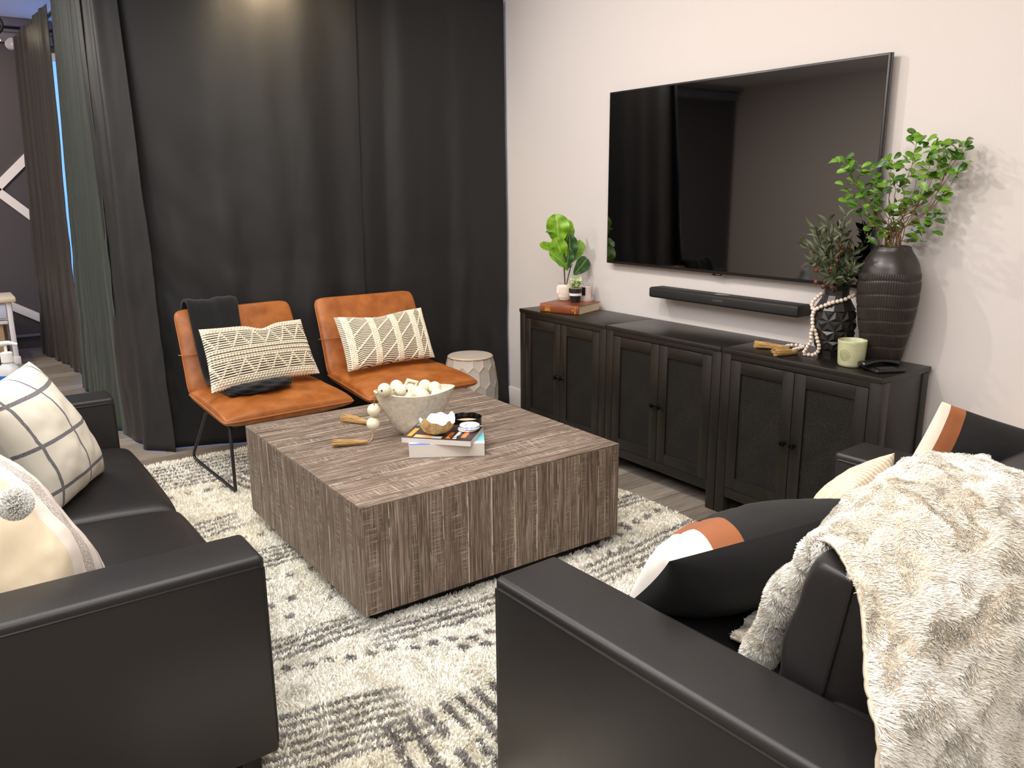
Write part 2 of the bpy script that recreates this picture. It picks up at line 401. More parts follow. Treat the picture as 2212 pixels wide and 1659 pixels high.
def leaf(base, tip, width, nrm, g, mi=0, fold=.25, curl=.15, n=7, shape=.75, blunt=0, wave=0):
    base = np.array(base, float); tip = np.array(tip, float); L = tip-base; ln = np.linalg.norm(L); A = L/ln
    nrm = np.array(nrm, float); B = np.cross(nrm, A); B /= np.linalg.norm(B)+1e-9; Nn = np.cross(A, B)
    V = []; UV = []
    for i in range(n):
        t = i/(n-1); wd = width/2*(math.sin(PI*t**shape)**(.45 if blunt else .8)*(.45+.55*t if blunt else 1) if 0 < t < 1 else (.02 if t == 0 or not blunt else .22))
        ctr = base+L*t+Nn*(math.sin(t*PI)*curl*ln*.5-curl*ln*t*t*.6)
        for s in (-1, -.5, 0, .5, 1):
            V.append(ctr+B*wd*s+Nn*(abs(s)*wd*fold+wave*wd*abs(s)*math.sin(t*17+s*2))); UV.append((t, s*.5+.5))
    g.add(V, gridF(5, n), UV, mi); return g

def M_attr(name, rough=.9, sheen=.0, bump=None):
    t = NM(name); a = t.n('ShaderNodeAttribute', attribute_name='Col')
    return t.p(col=a.outputs[0], rough=rough, sheen=sheen, spec=.15)
def tufts(P, N, L, W, lean, col, seed=0, tipcol=1.08, rootcol=.8):
    """one bent tapered blade per point: returns G with colours"""
    k = len(P); rs = np.random.RandomState(seed)
    a = rs.rand(k)*2*PI; R = np.stack([np.cos(a), np.sin(a), rs.rand(k)*.6-.3], 1)
    R -= N*np.sum(R*N, 1)[:, None]; R /= np.linalg.norm(R, axis=1)[:, None]+1e-9; S = np.cross(N, R)
    L = np.broadcast_to(L, (k,))*(0.7+.6*rs.rand(k)); W = np.broadcast_to(W, (k,))
    D = lean+R*(rs.rand(k)*.35)[:, None]
    p0 = P; p1 = P+N*(L*.5)[:, None]+D*(L*.25)[:, None]; p2 = P+N*(L*.82)[:, None]+D*(L*.85)[:, None]
    w0 = S*(W*.5)[:, None]; w1 = S*(W*.55)[:, None]; w2 = S*(W*.25)[:, None]
    V = np.stack([p0-w0, p0+w0, p1-w1, p1+w1, p2-w2, p2+w2], 1).reshape(-1, 3)
    i = np.arange(k)*6; F = np.concatenate([np.stack([i, i+1, i+3, i+2], 1), np.stack([i+2, i+3, i+5, i+4], 1)])
    Cc = np.stack([col*rootcol, col*rootcol, col, col, col*tipcol, col*tipcol], 1).reshape(-1, 3)
    return V, F, np.clip(Cc, 0, 1)
def bigmesh(name, V, F, Cc, mat, parent):
    base = org(parent); V = V-base
    me = bpy.data.meshes.new(name); me.vertices.add(len(V)); me.vertices.foreach_set('co', V.ravel())
    me.loops.add(F.size); me.loops.foreach_set('vertex_index', F.ravel().astype(np.int32))
    me.polygons.add(len(F)); me.polygons.foreach_set('loop_start', np.arange(0, F.size, 4, dtype=np.int32))
    a = me.color_attributes.new('Col', 'FLOAT_COLOR', 'POINT')
    a.data.foreach_set('color', np.concatenate([Cc, np.ones((len(Cc), 1))], 1).ravel().astype(np.float32))
    me.update(calc_edges=True); me.polygons.foreach_set('use_smooth', np.ones(len(F), bool)); me.materials.append(mat)
    o = bpy.data.objects.new(name, me); C.objects.link(o); o.parent = parent; return o

# ================================================================== ROOM
XW = 3.218; YB = 9.02; XL = -4.5; YF = -2.4; ZC = 3.0
struct('floor', box((XL, YF, -.06), (XW+.1, YB+.1, 0)), m_floor, smooth=False)
struct('ceiling', box((XL, YF, ZC), (XW+.1, YB+.1, ZC+.06)), m_ceiling, smooth=False)
struct('wall_right', box((XW, YF, 0), (XW+.1, YB, ZC)), m_wall, smooth=False)
struct('wall_left', box((XL-.1, YF, 0), (XL, YB, ZC)), m_wall_l, smooth=False)
struct('wall_front', box((XL, YF-.1, 0), (XW+.1, YF, ZC)), m_wall_l, smooth=False)
# back wall with the storefront window behind the curtains
g = box((XL, YB, 0), (1.0, YB+.1, ZC)); box((1.0, YB, 0), (XW, YB+.1, .06), g=g); box((1.0, YB, 2.75), (XW, YB+.1, ZC), g=g)
struct('wall_back', g, m_dark_wall, smooth=False)
win = struct('window_1', box((1.0, YB+.02, .06), (1.03, YB+.08, 2.75)), m_white_trim, smooth=False)
g = box((3.15, YB+.02, .06), (3.21, YB+.08, 2.75)); box((1.03, YB+.02, .06), (3.15, YB+.08, .10), g=g); box((1.03, YB+.02, 2.68), (3.15, YB+.08, 2.75), g=g); box((2.2, YB+.02, .10), (2.26, YB+.08, 2.68), g=g)
obj('window_frame', g, m_white_trim, win, smooth=False)
t = NM('bright_daylight_pane'); t.p(col=(.3, .5, .9, 1), rough=.2, em=(.07, .26, .9, 1), ems=1.3)
obj('pane', box((1.03, YB+.045, .10), (3.15, YB+.055, 2.68)), t.m, win, smooth=False)
# mouldings
g = box((XW-.014, YF, 0), (XW, YB, .13), .004); struct('baseboard_right', g, m_white_trim)
g = box((XL, YB-.015, .0), (1.2, YB, .015), .003); box((XL, YB-.02, .13), (1.2, YB, .155), .004, g=g)
struct('baseboard_back', g, m_grey_trim)
g = box((XL, YB-.06, 2.80), (1.2, YB, 2.835), .006); box((XL, YB-.04, 2.835), (1.2, YB, 2.885), .0, g=g); box((XL, YB-.09, 2.885), (1.2, YB, 2.91), .006, g=g); box((XL, YB-.14, 2.93), (1.2, YB, 3.0), .01, g=g)
struct('trim_1', g, m_grey_trim)
def strip(x0, z0, x1, z1, w=.055, y=YB):
    d = np.array([x1-x0, z1-z0], float); L = np.linalg.norm(d); d /= L; n = np.array([-d[1], d[0]])*w/2
    pts = [(x0+n[0], z0+n[1]), (x1+n[0], z1+n[1]), (x1-n[0], z1-n[1]), (x0-n[0], z0-n[1])]
    V = [(px, y-.02, pz) for px, pz in pts]+[(px, y+.005, pz) for px, pz in pts]
    gg = G(); gg.add(V, [(0, 1, 2, 3), (7, 6, 5, 4), (0, 4, 5, 1), (1, 5, 6, 2), (2, 6, 7, 3), (3, 7, 4, 0)]); return gg
for k, (a, b, c, d) in enumerate([(.58, 1.528, .985, 1.926), (.56, 1.528, .985, 1.12), (.34, .575, .95, .20)]):
    struct('trim_%d' % (k+2), strip(a, b, c, d, .075), m_white_trim, smooth=False)

# ================================================================== CURTAINS
def curtain(name, top, bot, zt, zb, fold, amp, mat, label, nu=160, nv=70, seed=0, group=None, pleat=True, wob=.02, tail=0.0):
    """top and bot are xy polylines; the sheet runs between them"""
    tp = smooth_path(top, nu); bt = smooth_path(bot, nu); V = []; UV = []
    Ls = np.concatenate([[0], np.cumsum(np.linalg.norm(np.diff(bt, axis=0), axis=1))])
    d = np.gradient(bt, axis=0); d /= np.linalg.norm(d, axis=1)[:, None]+1e-9; nr = np.stack([d[:, 1], -d[:, 0]], 1)
    s = Ls
    for j in range(nv):
        v = j/(nv-1); z = zt+(zb-zt)*v
        P = tp*(1-v)+bt*v
        ph = 2*PI*s/fold; 
        wv = np.sin(ph+1.5*fbm(s*3+5, s*0+v*1.2, seed))*.7+.5*np.sin(ph*.43+2+v)+.35*np.sin(ph*1.9+seed)
        a = amp*(.55+.65*v)*np.clip(np.minimum(s, s[-1]-s)/.18, .15, 1)
        n2 = (fbm(s*4+9, np.full_like(s, v*5), seed+3)-.5)
        wr = (fbm(s*5+v*6, np.full_like(s, v*7), seed+7, 3)-.5)*.022*np.exp(-((v-.72)/.22)**2)
        off = a*wv+wob*n2*2*v+wr
        P = P+nr*off[:, None]
        V.append(np.column_stack([P, np.full(nu, z)+ (0 if v < 1 else tail*np.sin(s*9))]))
        UV += [(si, z) for si in s]
    V = np.concatenate(V); th = .003
    g = G(); g.add(V, gridF(nu, nv), UV)
    o = obj('curtain', g, mat, smooth=True, angle=None)
    md = o.modifiers.new('thickness', 'SOLIDIFY'); md.thickness = .003; md.offset = 0
    return tag(o, label, 'curtain', group)
ZT = 2.66
front_top = [(3.20, 4.575), (2.6, 4.65), (2.0, 4.76), (1.4, 4.93), (1.0, 5.17), (.86, 5.33)]
curtain('curtain_panel', [(3.195, 4.57), (2.9, 4.60), (2.55, 4.655), (2.22, 4.72)], [(3.20, 4.56), (2.9, 4.59), (2.5, 4.64), (2.16, 4.70)], ZT, .004, .42, .012, m_curtain,
        'black floor-length curtain panel beside the white TV wall, behind the right tan chair', seed=2)
curtain('curtain_panel', [(2.24, 4.71), (1.9, 4.785), (1.5, 4.90), (1.1, 5.09), (.9, 5.25)], [(2.18, 4.685), (1.9, 4.725), (1.5, 4.77), (1.2, 4.85), (.98, 4.95)], ZT, .004, .5, .014, m_curtain,
        'black floor-length curtain panel behind the left tan chair, in the middle of the drapes', seed=5, nu=200)
curtain('curtain_panel', [(1.02, 5.12), (.93, 5.2), (.85, 5.34)], [(1.0, 4.84), (.90, 5.0), (.835, 5.34)], ZT, .004, .30, .016, m_curtain,
        'narrow black curtain corner panel with its hem flaring out beside the left tan chair', seed=9, nu=80, wob=.03)
curtain('curtain_panel', [(.865, 5.29), (.84, 5.6), (.835, 5.85), (.835, 6.12)], [(.85, 5.30), (.81, 5.9), (.83, 6.5), (.845, 7.1)], ZT, .004, .16, .013, m_curtain_g,
        'greenish black pleated curtain panel running back along the walkway, left of the corner', seed=12, nu=120)
curtain('curtain_panel', [(.828, 6.27), (.79, 7.0), (.765, 7.75)], [(.90, 7.5), (.84, 8.1), (.74, 8.75)], ZT, .004, .22, .018, m_curtain_b,
        'brownish black curtain panel farthest back, gathered at top beside the dark wall', seed=15, nu=100)
rod = tube([(3.2, 4.62, ZT-.03), (2.2, 4.78, ZT-.03), (1.15, 5.13, ZT-.03), (.90, 5.37, ZT-.03), (.885, 6.2, ZT-.03), (.80, 7.72, ZT-.03), (.77, 7.9, ZT-.03)], .016, 12)
g = rod; rod = thing('curtain_rod', (.8, 6.2, ZT-.02), 'white curtain rod with capped end at the far left top of the drapes', 'curtain rod')
obj('pole', g, m_white_trim, rod)
obj('end_cap', tube([(.766, 7.88, ZT-.02), (.762, 7.97, ZT-.02)], .04, 16), m_white_trim, rod)

# ================================================================== RUG
RZ = .018
def rug_dark(x, y, rs):
    """darkness 0..1 of the pile at x, y (arrays)"""
    d = np.zeros_like(x)
    nz = fbm(x*9, y*9, 31); jit = (fbm(x*5, y*5, 77)-.5)*.05
    def lines(y0, y1, x0, x1, per=.042, duty=.45, slope=0.0, st=.8, fade=.08):
        yy = y+jit-slope*(x-x0); m = (yy > y0) & (yy < y1) & (x > x0) & (x < x1)
        ph = ((yy-y0)/per) % 1
        e = np.clip(np.minimum(x-x0, x1-x)/fade, 0, 1)
        return np.where(m & (ph < duty) & (nz > .42-.25*e), st*(.55+.45*e), 0)
    def vlines(x0, x1, y0, y1, per=.07, duty=.42, slope=0.0, st=.8):
        xx = x+jit-slope*(y-y0); m = (xx > x0) & (xx < x1) & (y > y0) & (y < y1); ph = ((xx-x0)/per) % 1
        return np.where(m & (ph < duty) & (nz > .34), st, 0)
    def dots(y0, x0, x1, per=.066, r=.019, slope=0.0):
        yy = y-y0-slope*(x-x0); k = np.round((x-x0)/per); dx = x-x0-k*per
        return np.where((x > x0-.03) & (x < x1) & (np.hypot(dx, yy+.01*np.sin(k*2.3)) < r) & (nz > .30), .8, 0)
    for e in (lines(4.16, 4.56, .3, 2.7, .055, .42), vlines(1.15, 1.75, 3.92, 4.2, .075, .4, -.35), dots(4.05, .7, 1.15, .09, .02),
              lines(3.40, 3.60, .3, 1.0, .05, .45, .12), dots(3.33, .78, 1.2, .075, .016, .1), lines(3.0, 3.2, .85, 1.5, .045, .45),
              dots(2.90, .7, 1.15, .09, .018), dots(2.70, .74, 1.2, .085, .02), dots(2.56, .7, 1.2, .16, .018, .2),
              lines(2.34, 2.47, .68, 1.06, .04, .5), lines(2.21, 2.34, 1.02, 1.9, .042, .45, -.04),
              dots(2.285, .73, 1.6, .064, .018, -.34), 
              lines(1.86, 2.15, .3, .98, .042, .5, -.22, .75), vlines(.80, 1.5, 1.2, 1.84, .062, .42, .05), dots(2.05, 1.25, 1.55, .07, .02, -.3),
              dots(2.45, 2.2, 2.62, .08, .022, .1), dots(2.36, 2.05, 2.5, .075, .02, .25), dots(2.26, 1.98, 2.3, .07, .018, .2),
              lines(2.62, 2.72, 2.2, 2.7, .04, .5), lines(2.10, 2.26, 1.9, 2.7, .042, .5, .12),
              lines(1.6, 1.85, 1.6, 2.6, .05, .4), lines(3.3, 3.5, 2.3, 2.66, .045, .5), lines(3.8, 3.95, 2.3, 2.66, .045, .5)):
        d = np.maximum(d, e)
    return d
RX0, RX1, RY0, RY1 = .28, 2.66, 1.25, 4.64
rug = thing('shag_rug', (1.45, 3, 0), 'cream shag rug with broken charcoal stripes and dots under the coffee table', 'rug')
obj('backing', box((RX0, RY0, .0), (RX1, RY1, RZ-.004), .004), M_fabric('rug_backing', (236, 228, 212), .95), rug)
rs = np.random.RandomState(5)
def pile_pts(n, x0, x1, y0, y1):
    x = x0+rs.rand(n)*(x1-x0); y = y0+rs.rand(n)*(y1-y0)
    keep = ~((x > 1.12) & (x < 2.12) & (y > 2.46) & (y < 3.46)) & ~((x < .38) & (y > 1.95) & (y < 3.8)) & ~((x > 1.15) & (y < 1.33))
    return x[keep], y[keep]
xs, ys = [], []
for n, b in ((75000, (RX0, RX1, 3.3, RY1)), (120000, (RX0, 1.4, 1.5, 3.3)), (80000, (1.0, RX1, 1.25, 2.6)), (22000, (2.1, RX1, 2.5, 3.4))):
    a_, b_ = pile_pts(n, *b); xs.append(a_); ys.append(b_)
x = np.concatenate(xs); y = np.concatenate(ys); k = len(x)
dk = rug_dark(x+rs.randn(k)*.004, y+rs.randn(k)*.004, rs)
cr = np.array(lin(253, 251, 244)[:3]); cr2 = np.array(lin(248, 240, 220)[:3]); dkc = np.array(lin(118, 114, 114)[:3])
mixn = fbm(x*2.3, y*2.3, 50)[:, None]; base = cr*(1-mixn*.8)+cr2*mixn*.8
base = base*(.9+.2*rs.rand(k))[:, None]
col = base*(1-dk[:, None])+dkc*(.75+.5*rs.rand(k))[:, None]*dk[:, None]
clump = np.stack([np.cos(fbm(x*14, y*14, 3)*12), np.sin(fbm(x*14, y*14, 3)*12), x*0], 1)*.5
P = np.stack([x, y, np.full(k, RZ-.006)], 1); N = np.tile([0, 0, 1.0], (k, 1))
V, F, Cc = tufts(P, N, .017, .0058, clump*.45, col, 3, 1.04, .94)
pile = bigmesh('pile', V, F, Cc, M_attr('rug_yarn', .95, .1), rug); pile['kind'] = 'stuff'

# ================================================================== COFFEE TABLE
TX0, TX1, TY0, TY1, TZ0, TZ1 = 1.038, 2.198, 2.34, 3.535, .07, .4714
ct = thing('coffee_table', (1.62, 2.94, .02), 'large square block coffee table of weathered whitewashed brown planks', 'coffee table')
plankbox('tabletop', (TX0, TY0, TZ1-.005), (TX1, TY1, TZ1), 0, ct, m_wood)
plankbox('side_panel', (TX0, TY0, TZ0), (TX1, TY0+.03, TZ1-.0052), 2, ct, m_wood)
plankbox('side_panel', (TX0, TY1-.03, TZ0), (TX1, TY1, TZ1-.0052), 2, ct, m_wood)
plankbox('side_panel', (TX0, TY0+.0301, TZ0), (TX0+.03, TY1-.0301, TZ1-.0052), 2, ct, m_wood)
plankbox('side_panel', (TX1-.03, TY0+.0301, TZ0), (TX1, TY1-.0301, TZ1-.0052), 2, ct, m_wood)
obj('plinth', box((TX0+.05, TY0+.05, .012), (TX1-.05, TY1-.05, TZ0+.02), .004), m_black_plinth, ct)

# ================================================================== SOFAS
def seam_loop(P, r=.004, closed=True): return tube(P, r, 6, closed=closed, cap=False)
def T2(V, o, a):
    V = np.array(V, float); c, s = math.cos(a), math.sin(a)
    return np.stack([V[:, 0]*c-V[:, 1]*s+o[0], V[:, 0]*s+V[:, 1]*c+o[1], V[:, 2]+o[2]], 1)
def tg(g, o, a):
    g.V = [T2(v, o, a) for v in g.V]; return g
def sofa(name, o, a, width, depth, label, arm_w=.175, arm_h=.635, z0=.085, seat_z=.455, nseat=2, backh=.63, cush_h=.93, bt=.20):
    """local frame: x across the sofa, y = forward (front edge at y=0, back at -depth)"""
    th = thing(name, (o[0], o[1], 0), label, 'sofa')
    O = (o[0], o[1], 0)
    for side, (x0, x1) in enumerate(((0, arm_w), (width-arm_w, width))):
        g = tg(box((x0, -depth, z0), (x1, 0, arm_h), .015, 4), O, a); arm = obj('armrest', g, m_black_leather, th)
        e = .004
        for xx in ((x0+.008, x1-.008)):                      # piped seams along both top edges and down the front
            P = [(xx, -depth+.02, arm_h-.007+e*.5), (xx, -.02, arm_h-.007+e*.5)]
            sx = x0 if xx < (x0+x1)/2 else x1
            P = smooth_path([(sx, -depth+.03, arm_h-.024), (sx, -depth*.5, arm_h-.024), (sx, -.04, arm_h-.024), (sx, -.012, arm_h-.03), (sx, -.002, arm_h-.06), (sx, -.002, z0+.03)], 40) if False else [(sx, -depth+.03, arm_h-.024), (sx, -.022, arm_h-.024), (sx+(.004 if sx == x0 else -.004), -.004, arm_h-.03), (sx+(.006 if sx == x0 else -.006), -.004, z0+.03)]
            obj('seam', tg(tube(P, .0035, 6), O, a), m_seam, arm)
    g = tg(box((arm_w, -depth, z0), (width-arm_w, -.06, .30), .02, 3), O, a); obj('seat_base', g, m_black_leather, th)
    g = tg(box((.01, -depth, z0), (width-.01, -depth+.16, backh), .03, 4), O, a); obj('backrest_frame', g, m_black_leather, th)
    iw = (width-2*arm_w); cw = iw/nseat
    for k in range(nseat):
        x0 = arm_w+k*cw+.003; x1 = x0+cw-.006
        bm = bmesh.new(); bmesh.ops.create_grid(bm, x_segments=1, y_segments=1, size=1); bm.free()
        g, rim, N = pillow((x0, -depth+.2, .38), (x1, -depth+.2, .38), (x1, .03, .36), (x0, .03, .36), .19, 30, 0.0, .16, .002, 40+k)
        sc = obj('seat_cushion', tg(g, O, a), [m_black_leather, m_black_leather], th, angle=60)
        obj('piping', tg(tube(rim, .004, 6, closed=True), O, a), m_seam, sc)
    for k in range(nseat):
        x0 = arm_w+k*cw+.004; x1 = x0+cw-.008
        g, rim, N = pillow((x1, -depth+.02+bt*.45, cush_h), (x0, -depth+.02+bt*.45, cush_h), (x0, -depth+.20, .44), (x1, -depth+.20, .44), bt, 34, .008, .13, .006, 60+k)
        bc = obj('back_cushion', tg(g, O, a), [m_black_leather, m_black_leather], th, angle=60)
        obj('piping', tg(tube(rim, .0045, 6, closed=True), O, a), m_seam, bc)
    for x_ in (.05, width-.05):
        for y_ in (-.07, -depth+.07):
            obj('leg', tg(box((x_-.025, y_-.025, .013), (x_+.025, y_+.025, z0+.005), .004), O, a), m_black_plinth, th)
    return th
# left sofa faces +X : local y axis -> +X  (rotation -90deg), local x -> -Y
sofa('sofa', (.556, 3.925), -PI/2, 2.095, .90, 'black leather sofa at left holding the white and cream cushions', cush_h=.88, seat_z=.455)
A2 = math.radians(2.6)
sofa('sofa', (.945, 1.412), A2, 1.60, .88, 'black leather loveseat at lower right draped with a fur throw', arm_w=.185, nseat=2, backh=.63, cush_h=.862, bt=.25)

# ================================================================== CUSHIONS
def uvmat(name, fn, rough=.85, sheen=.03, bst=.25, sc=500):
    t = NM(name); uv = t.coord('UV'); s = t.sep(uv); col, h = fn(t, s[0], s[1], uv)
    n = t.noise(t.coord('Object'), sc, 2)
    nb = t.bump(n, bst, .001)
    if h is not None: nb = t.bump(h, .6, .004, nb)
    return t.p(col=col, rough=rough, sheen=sheen, normal=nb)
def band(t, x, c, hw):
    return t.math('LESS_THAN', t.math('ABSOLUTE', t.math('SUBTRACT', x, c)), hw)
def any_(t, L):
    r = L[0]
    for k in L[1:]: r = t.math('MAXIMUM', r, k)
    return r
def f_check(t, u, v, uv):
    n = t.noise(uv, 8, 2); uu = t.math('ADD', u, t.math('MULTIPLY', t.math('SUBTRACT', n, .5), .02))
    m = any_(t, [band(t, uu, .12, .011), band(t, uu, .50, .011), band(t, uu, .88, .011), band(t, v, .16, .014), band(t, v, .5, .014), band(t, v, .84, .014)])
    n2 = t.noise(uv, 150, 2)
    return t.mix(t.math('MULTIPLY', m, t.ramp(n2, [(.3, white(.7)), (.6, white(1))])), lin(234, 226, 208), lin(96, 92, 104)), None
m_check = uvmat('windowpane_cotton', f_check)
def f_stripe(t, u, v, uv):
    n = t.noise(t.scale(uv, (1, 6, 1)), 30, 3, .7); dots = t.ramp(n, [(.45, white(0)), (.52, white(1))])
    sn = t.math('SINE', t.math('MULTIPLY', u, 420)); sp = t.math('GREATER_THAN', sn, -.1)
    m1 = t.math('MULTIPLY', band(t, u, .70, .06), t.math('MULTIPLY', sp, t.math('ADD', .3, t.math('MULTIPLY', dots, .7))))
    m2 = band(t, u, .88, .008)
    base = t.mix(t.math('LESS_THAN', u, .50), lin(233, 220, 208), lin(226, 208, 178))
    return t.mix(t.math('MAXIMUM', m1, t.math('MULTIPLY', m2, .6)), base, lin(92, 84, 86)), None
m_stripe = uvmat('striped_cotton', f_stripe)
def f_black(t, u, v, uv):
    seamn = t.math('SUBTRACT', 1.0, band(t, u, .5, .003))
    c = t.mix(t.math('LESS_THAN', u, .66), lin(146, 88, 52), lin(13, 13, 14)); c = t.mix(t.math('GREATER_THAN', u, .80), c, lin(236, 230, 222))
    return c, None
m_bands = uvmat('black_with_tan_band', f_black)
def f_black2(t, u, v, uv):
    c = t.mix(t.math('GREATER_THAN', u, .17), lin(150, 90, 52), lin(20, 19, 19)); c = t.mix(t.math('LESS_THAN', u, .07), c, lin(232, 216, 198))
    return c, None
m_bands2 = uvmat('black_with_thin_tan_band', f_black2)
def f_rib(t, u, v, uv):
    s = t.math('SINE', t.math('MULTIPLY', u, 95)); n = t.noise(uv, 60, 2)
    return t.mix(t.math('MULTIPLY', s, .5, 0, True), lin(236, 218, 190), lin(214, 194, 164)), t.math('ADD', s, n)
m_rib = uvmat('cream_ribbed_knit', f_rib)

def cushion(name, TL, TR, BR, BL, T, mats, label, pinch=.07, ex=.42, seed=1, wr=.004, group=None, pip=None, piprad=.003, fo=.5, n=48, cat='cushion', sag=0):
    th = thing(name, tuple((np.array(BL)+np.array(BR))/2), label, cat, group)
    g, rim, N = pillow(TL, TR, BR, BL, T, n, pinch, ex, wr, seed, front_off=fo, sag=sag)
    c = obj('cover', g, mats, th, angle=70)
    if pip: obj('piping', tube(rim, piprad, 6, closed=True), pip, th)
    return th
m_cream_plain = M_fabric('cream_cotton', (230, 222, 204), .9)
cushion('throw_pillow', (.02, 2.88, .90), (.225, 3.22, .925), (.418, 3.30, .455), (.20, 2.92, .45), .24, [m_check, m_cream_plain],
        'cream cushion with thin charcoal windowpane grid leaning on the left sofa', .05, .45, 3)
cushion('throw_pillow', (-.14, 2.18, .86), (.06, 2.42, .845), (.27, 2.30, .475), (.05, 1.99, .48), .22, [m_stripe, m_cream_plain],
        'cream cushion with speckled black woven stripe and a fluffy pompom, nearest on left sofa', .04, .45, 5)
pl_ = bpy.data.objects['throw_pillow.001']
gp = thing('x', (0, 0, 0), '', ''); bpy.data.objects.remove(gp)
rs2 = np.random.RandomState(8); k = 6000; d = rs2.randn(k, 3); d /= np.linalg.norm(d, axis=1)[:, None]
PC = np.array([.075, 2.05, .815])
V, F, Cc = tufts(PC+d*.028, d, .010, .0040, d*.1, np.tile(np.array(lin(250, 248, 242)[:3]), (k, 1))*(.9+.15*rs2.rand(k))[:, None], 4)
obj('pompom_core', sphere(PC, .029, 20), m_cream_plain, pl_)
bigmesh('pompom', V, F, Cc, M_attr('pompom_yarn', .95), pl_)
cushion('throw_pillow', (-.22, 3.3, .88), (.10, 3.62, .90), (.24, 3.68, .47), (-.06, 3.34, .47), .16, [m_stripe, m_cream_plain],
        'cream cushion with grey stripe mostly hidden behind the grid cushion', .05, .45, 9)
# right sofa
cushion('throw_pillow', (1.74, .95, .775), (1.185, 1.10, .725), (1.335, 1.385, .445), (1.80, 1.26, .46), .24, [m_bands, m_black_fabric],
        'black cushion with white and tan leather bands leaning forward at the loveseat arm', .05, .5, 12)
o_ = bpy.data.objects['throw_pillow.003']
cushion('throw_pillow', (2.03, .985, .965), (2.27, .71, .86), (2.30, .92, .49), (2.03, 1.17, .51), .15, [m_bands2, m_black_fabric],
        'black cushion with slim tan and cream edge standing upright at the loveseat far end', .04, .5, 14)
cushion('throw_pillow', (1.72, 1.02, .79), (2.10, 1.13, .775), (2.12, 1.30, .475), (1.78, 1.22, .475), .15, [m_rib, m_rib],
        'cream ribbed knit cushion between the fur throw and black cushion', .05, .5, 16)

# ================================================================== FUR THROW
th = thing('fur_throw', (1.4, .75, .5), 'cream and beige faux fur throw draped over the loveseat back', 'throw blanket')
rows = [  # each row: left-to-right points (left edge .. right edge) for one v station, front bottom first
    [(1.36, 1.06, .475), (1.50, 1.10, .475), (1.65, 1.12, .475), (1.80, 1.12, .475)],
    [(1.36, .97, .50), (1.50, 1.00, .52), (1.66, 1.00, .53), (1.83, .98, .54)],
    [(1.34, .91, .64), (1.49, .92, .69), (1.66, .90, .72), (1.83, .89, .70)],
    [(1.31, .84, .80), (1.46, .86, .855), (1.64, .855, .885), (1.80, .85, .855)],
    [(1.25, .775, .855), (1.42, .80, .895), (1.61, .80, .918), (1.79, .80, .895)],
    [(1.180, .70, .868), (1.36, .70, .912), (1.57, .69, .925), (1.765, .71, .90)],
    [(1.120, .64, .845), (1.31, .62, .892), (1.53, .61, .90), (1.74, .63, .87)],
    [(1.065, .595, .80), (1.27, .56, .845), (1.50, .545, .85), (1.72, .57, .83)],
    [(1.015, .555, .765), (1.23, .515, .78), (1.48, .505, .79), (1.71, .53, .77)],
    [(.975, .515, .71), (1.19, .49, .68), (1.46, .485, .68), (1.70, .50, .67)],
    [(.965, .495, .52), (1.18, .47, .50), (1.45, .472, .50), (1.70, .485, .50)],
    [(.965, .49, .30), (1.18, .465, .29), (1.45, .47, .28), (1.70, .48, .30)]]
R_ = np.array(rows, float); nu_, nv_ = 110, 190
cols_ = [smooth_path(R_[:, i], nv_) for i in range(4)]
S_ = np.stack([smooth_path([c[j] for c in cols_], nu_) for j in range(nv_)])          # nv, nu, 3
def normals(S):
    du = np.gradient(S, axis=1); dv = np.gradient(S, axis=0); N = np.cross(du, dv); return N/(np.linalg.norm(N, axis=2)[..., None]+1e-9)
uu, vv = np.meshgrid(np.linspace(0, 1, nu_), np.linspace(0, 1, nv_))
N_ = normals(S_); 
if N_[80, 50, 2] < 0: N_ = -N_
rel = fbm(uu*7+2, vv*14, 91, 4); rel2 = fbm(uu*4+2+rel*2, vv*6, 95, 3)
rid = 1-np.abs(2*fbm(uu*5+rel2*1.5, vv*9+rel2*1.5, 97, 3)-1)*2.2
S2_ = S_+N_*(.012+.020*(rel-.4)+.014*np.clip(rid, -1, 1)*.6+.022*(rel2-.5))[..., None]
N2_ = normals(S2_); N2_ = np.where(np.sum(N2_*N_, 2)[..., None] < 0, -N2_, N2_)
g = G(); g.add(S2_.reshape(-1, 3), gridF(nu_, nv_), None)
m_hide = M_fabric('throw_backing', (206, 192, 170), .9)
ob = obj('cloth', g, m_hide, th, angle=None); md = ob.modifiers.new('thickness', 'SOLIDIFY'); md.thickness = .008; md.offset = 0
def fur_on(S, N, n, seed, L=.017, W=.0016, leanv=None, colf=None):
    rs = np.random.RandomState(seed); nv, nu = S.shape[:2]
    a = np.linalg.norm(np.cross(S[1:, :-1]-S[:-1, :-1], S[:-1, 1:]-S[:-1, :-1]), axis=2).ravel(); a = np.cumsum(a/a.sum())
    idx = np.searchsorted(a, rs.rand(n)).clip(0, len(a)-1); j = idx//(nu-1); i = idx % (nu-1); fu = rs.rand(n)[:, None]; fv = rs.rand(n)[:, None]
    bl = lambda A: A[j, i]*(1-fu)*(1-fv)+A[j, i+1]*fu*(1-fv)+A[j+1, i]*(1-fu)*fv+A[j+1, i+1]*fu*fv
    P = bl(S); Nn = bl(N); Nn /= np.linalg.norm(Nn, axis=1)[:, None]
    U = (i+fu[:, 0])/(nu-1); Vv = (j+fv[:, 0])/(nv-1)
    return P, Nn, U, Vv, rs
P, Nn, U, Vv, rs = fur_on(S2_, N2_, 300000, 7)
fa = fbm(U*9, Vv*16, 44, 3)*14; tu = S2_[60, 60]-S2_[60, 50]; tu /= np.linalg.norm(tu)
dirs = np.stack([np.cos(fa), np.sin(fa), np.cos(fa*1.3)*.5], 1); dirs -= Nn*np.sum(dirs*Nn, 1)[:, None]
dirs = dirs*.75+np.array([.1, -.25, -.45])
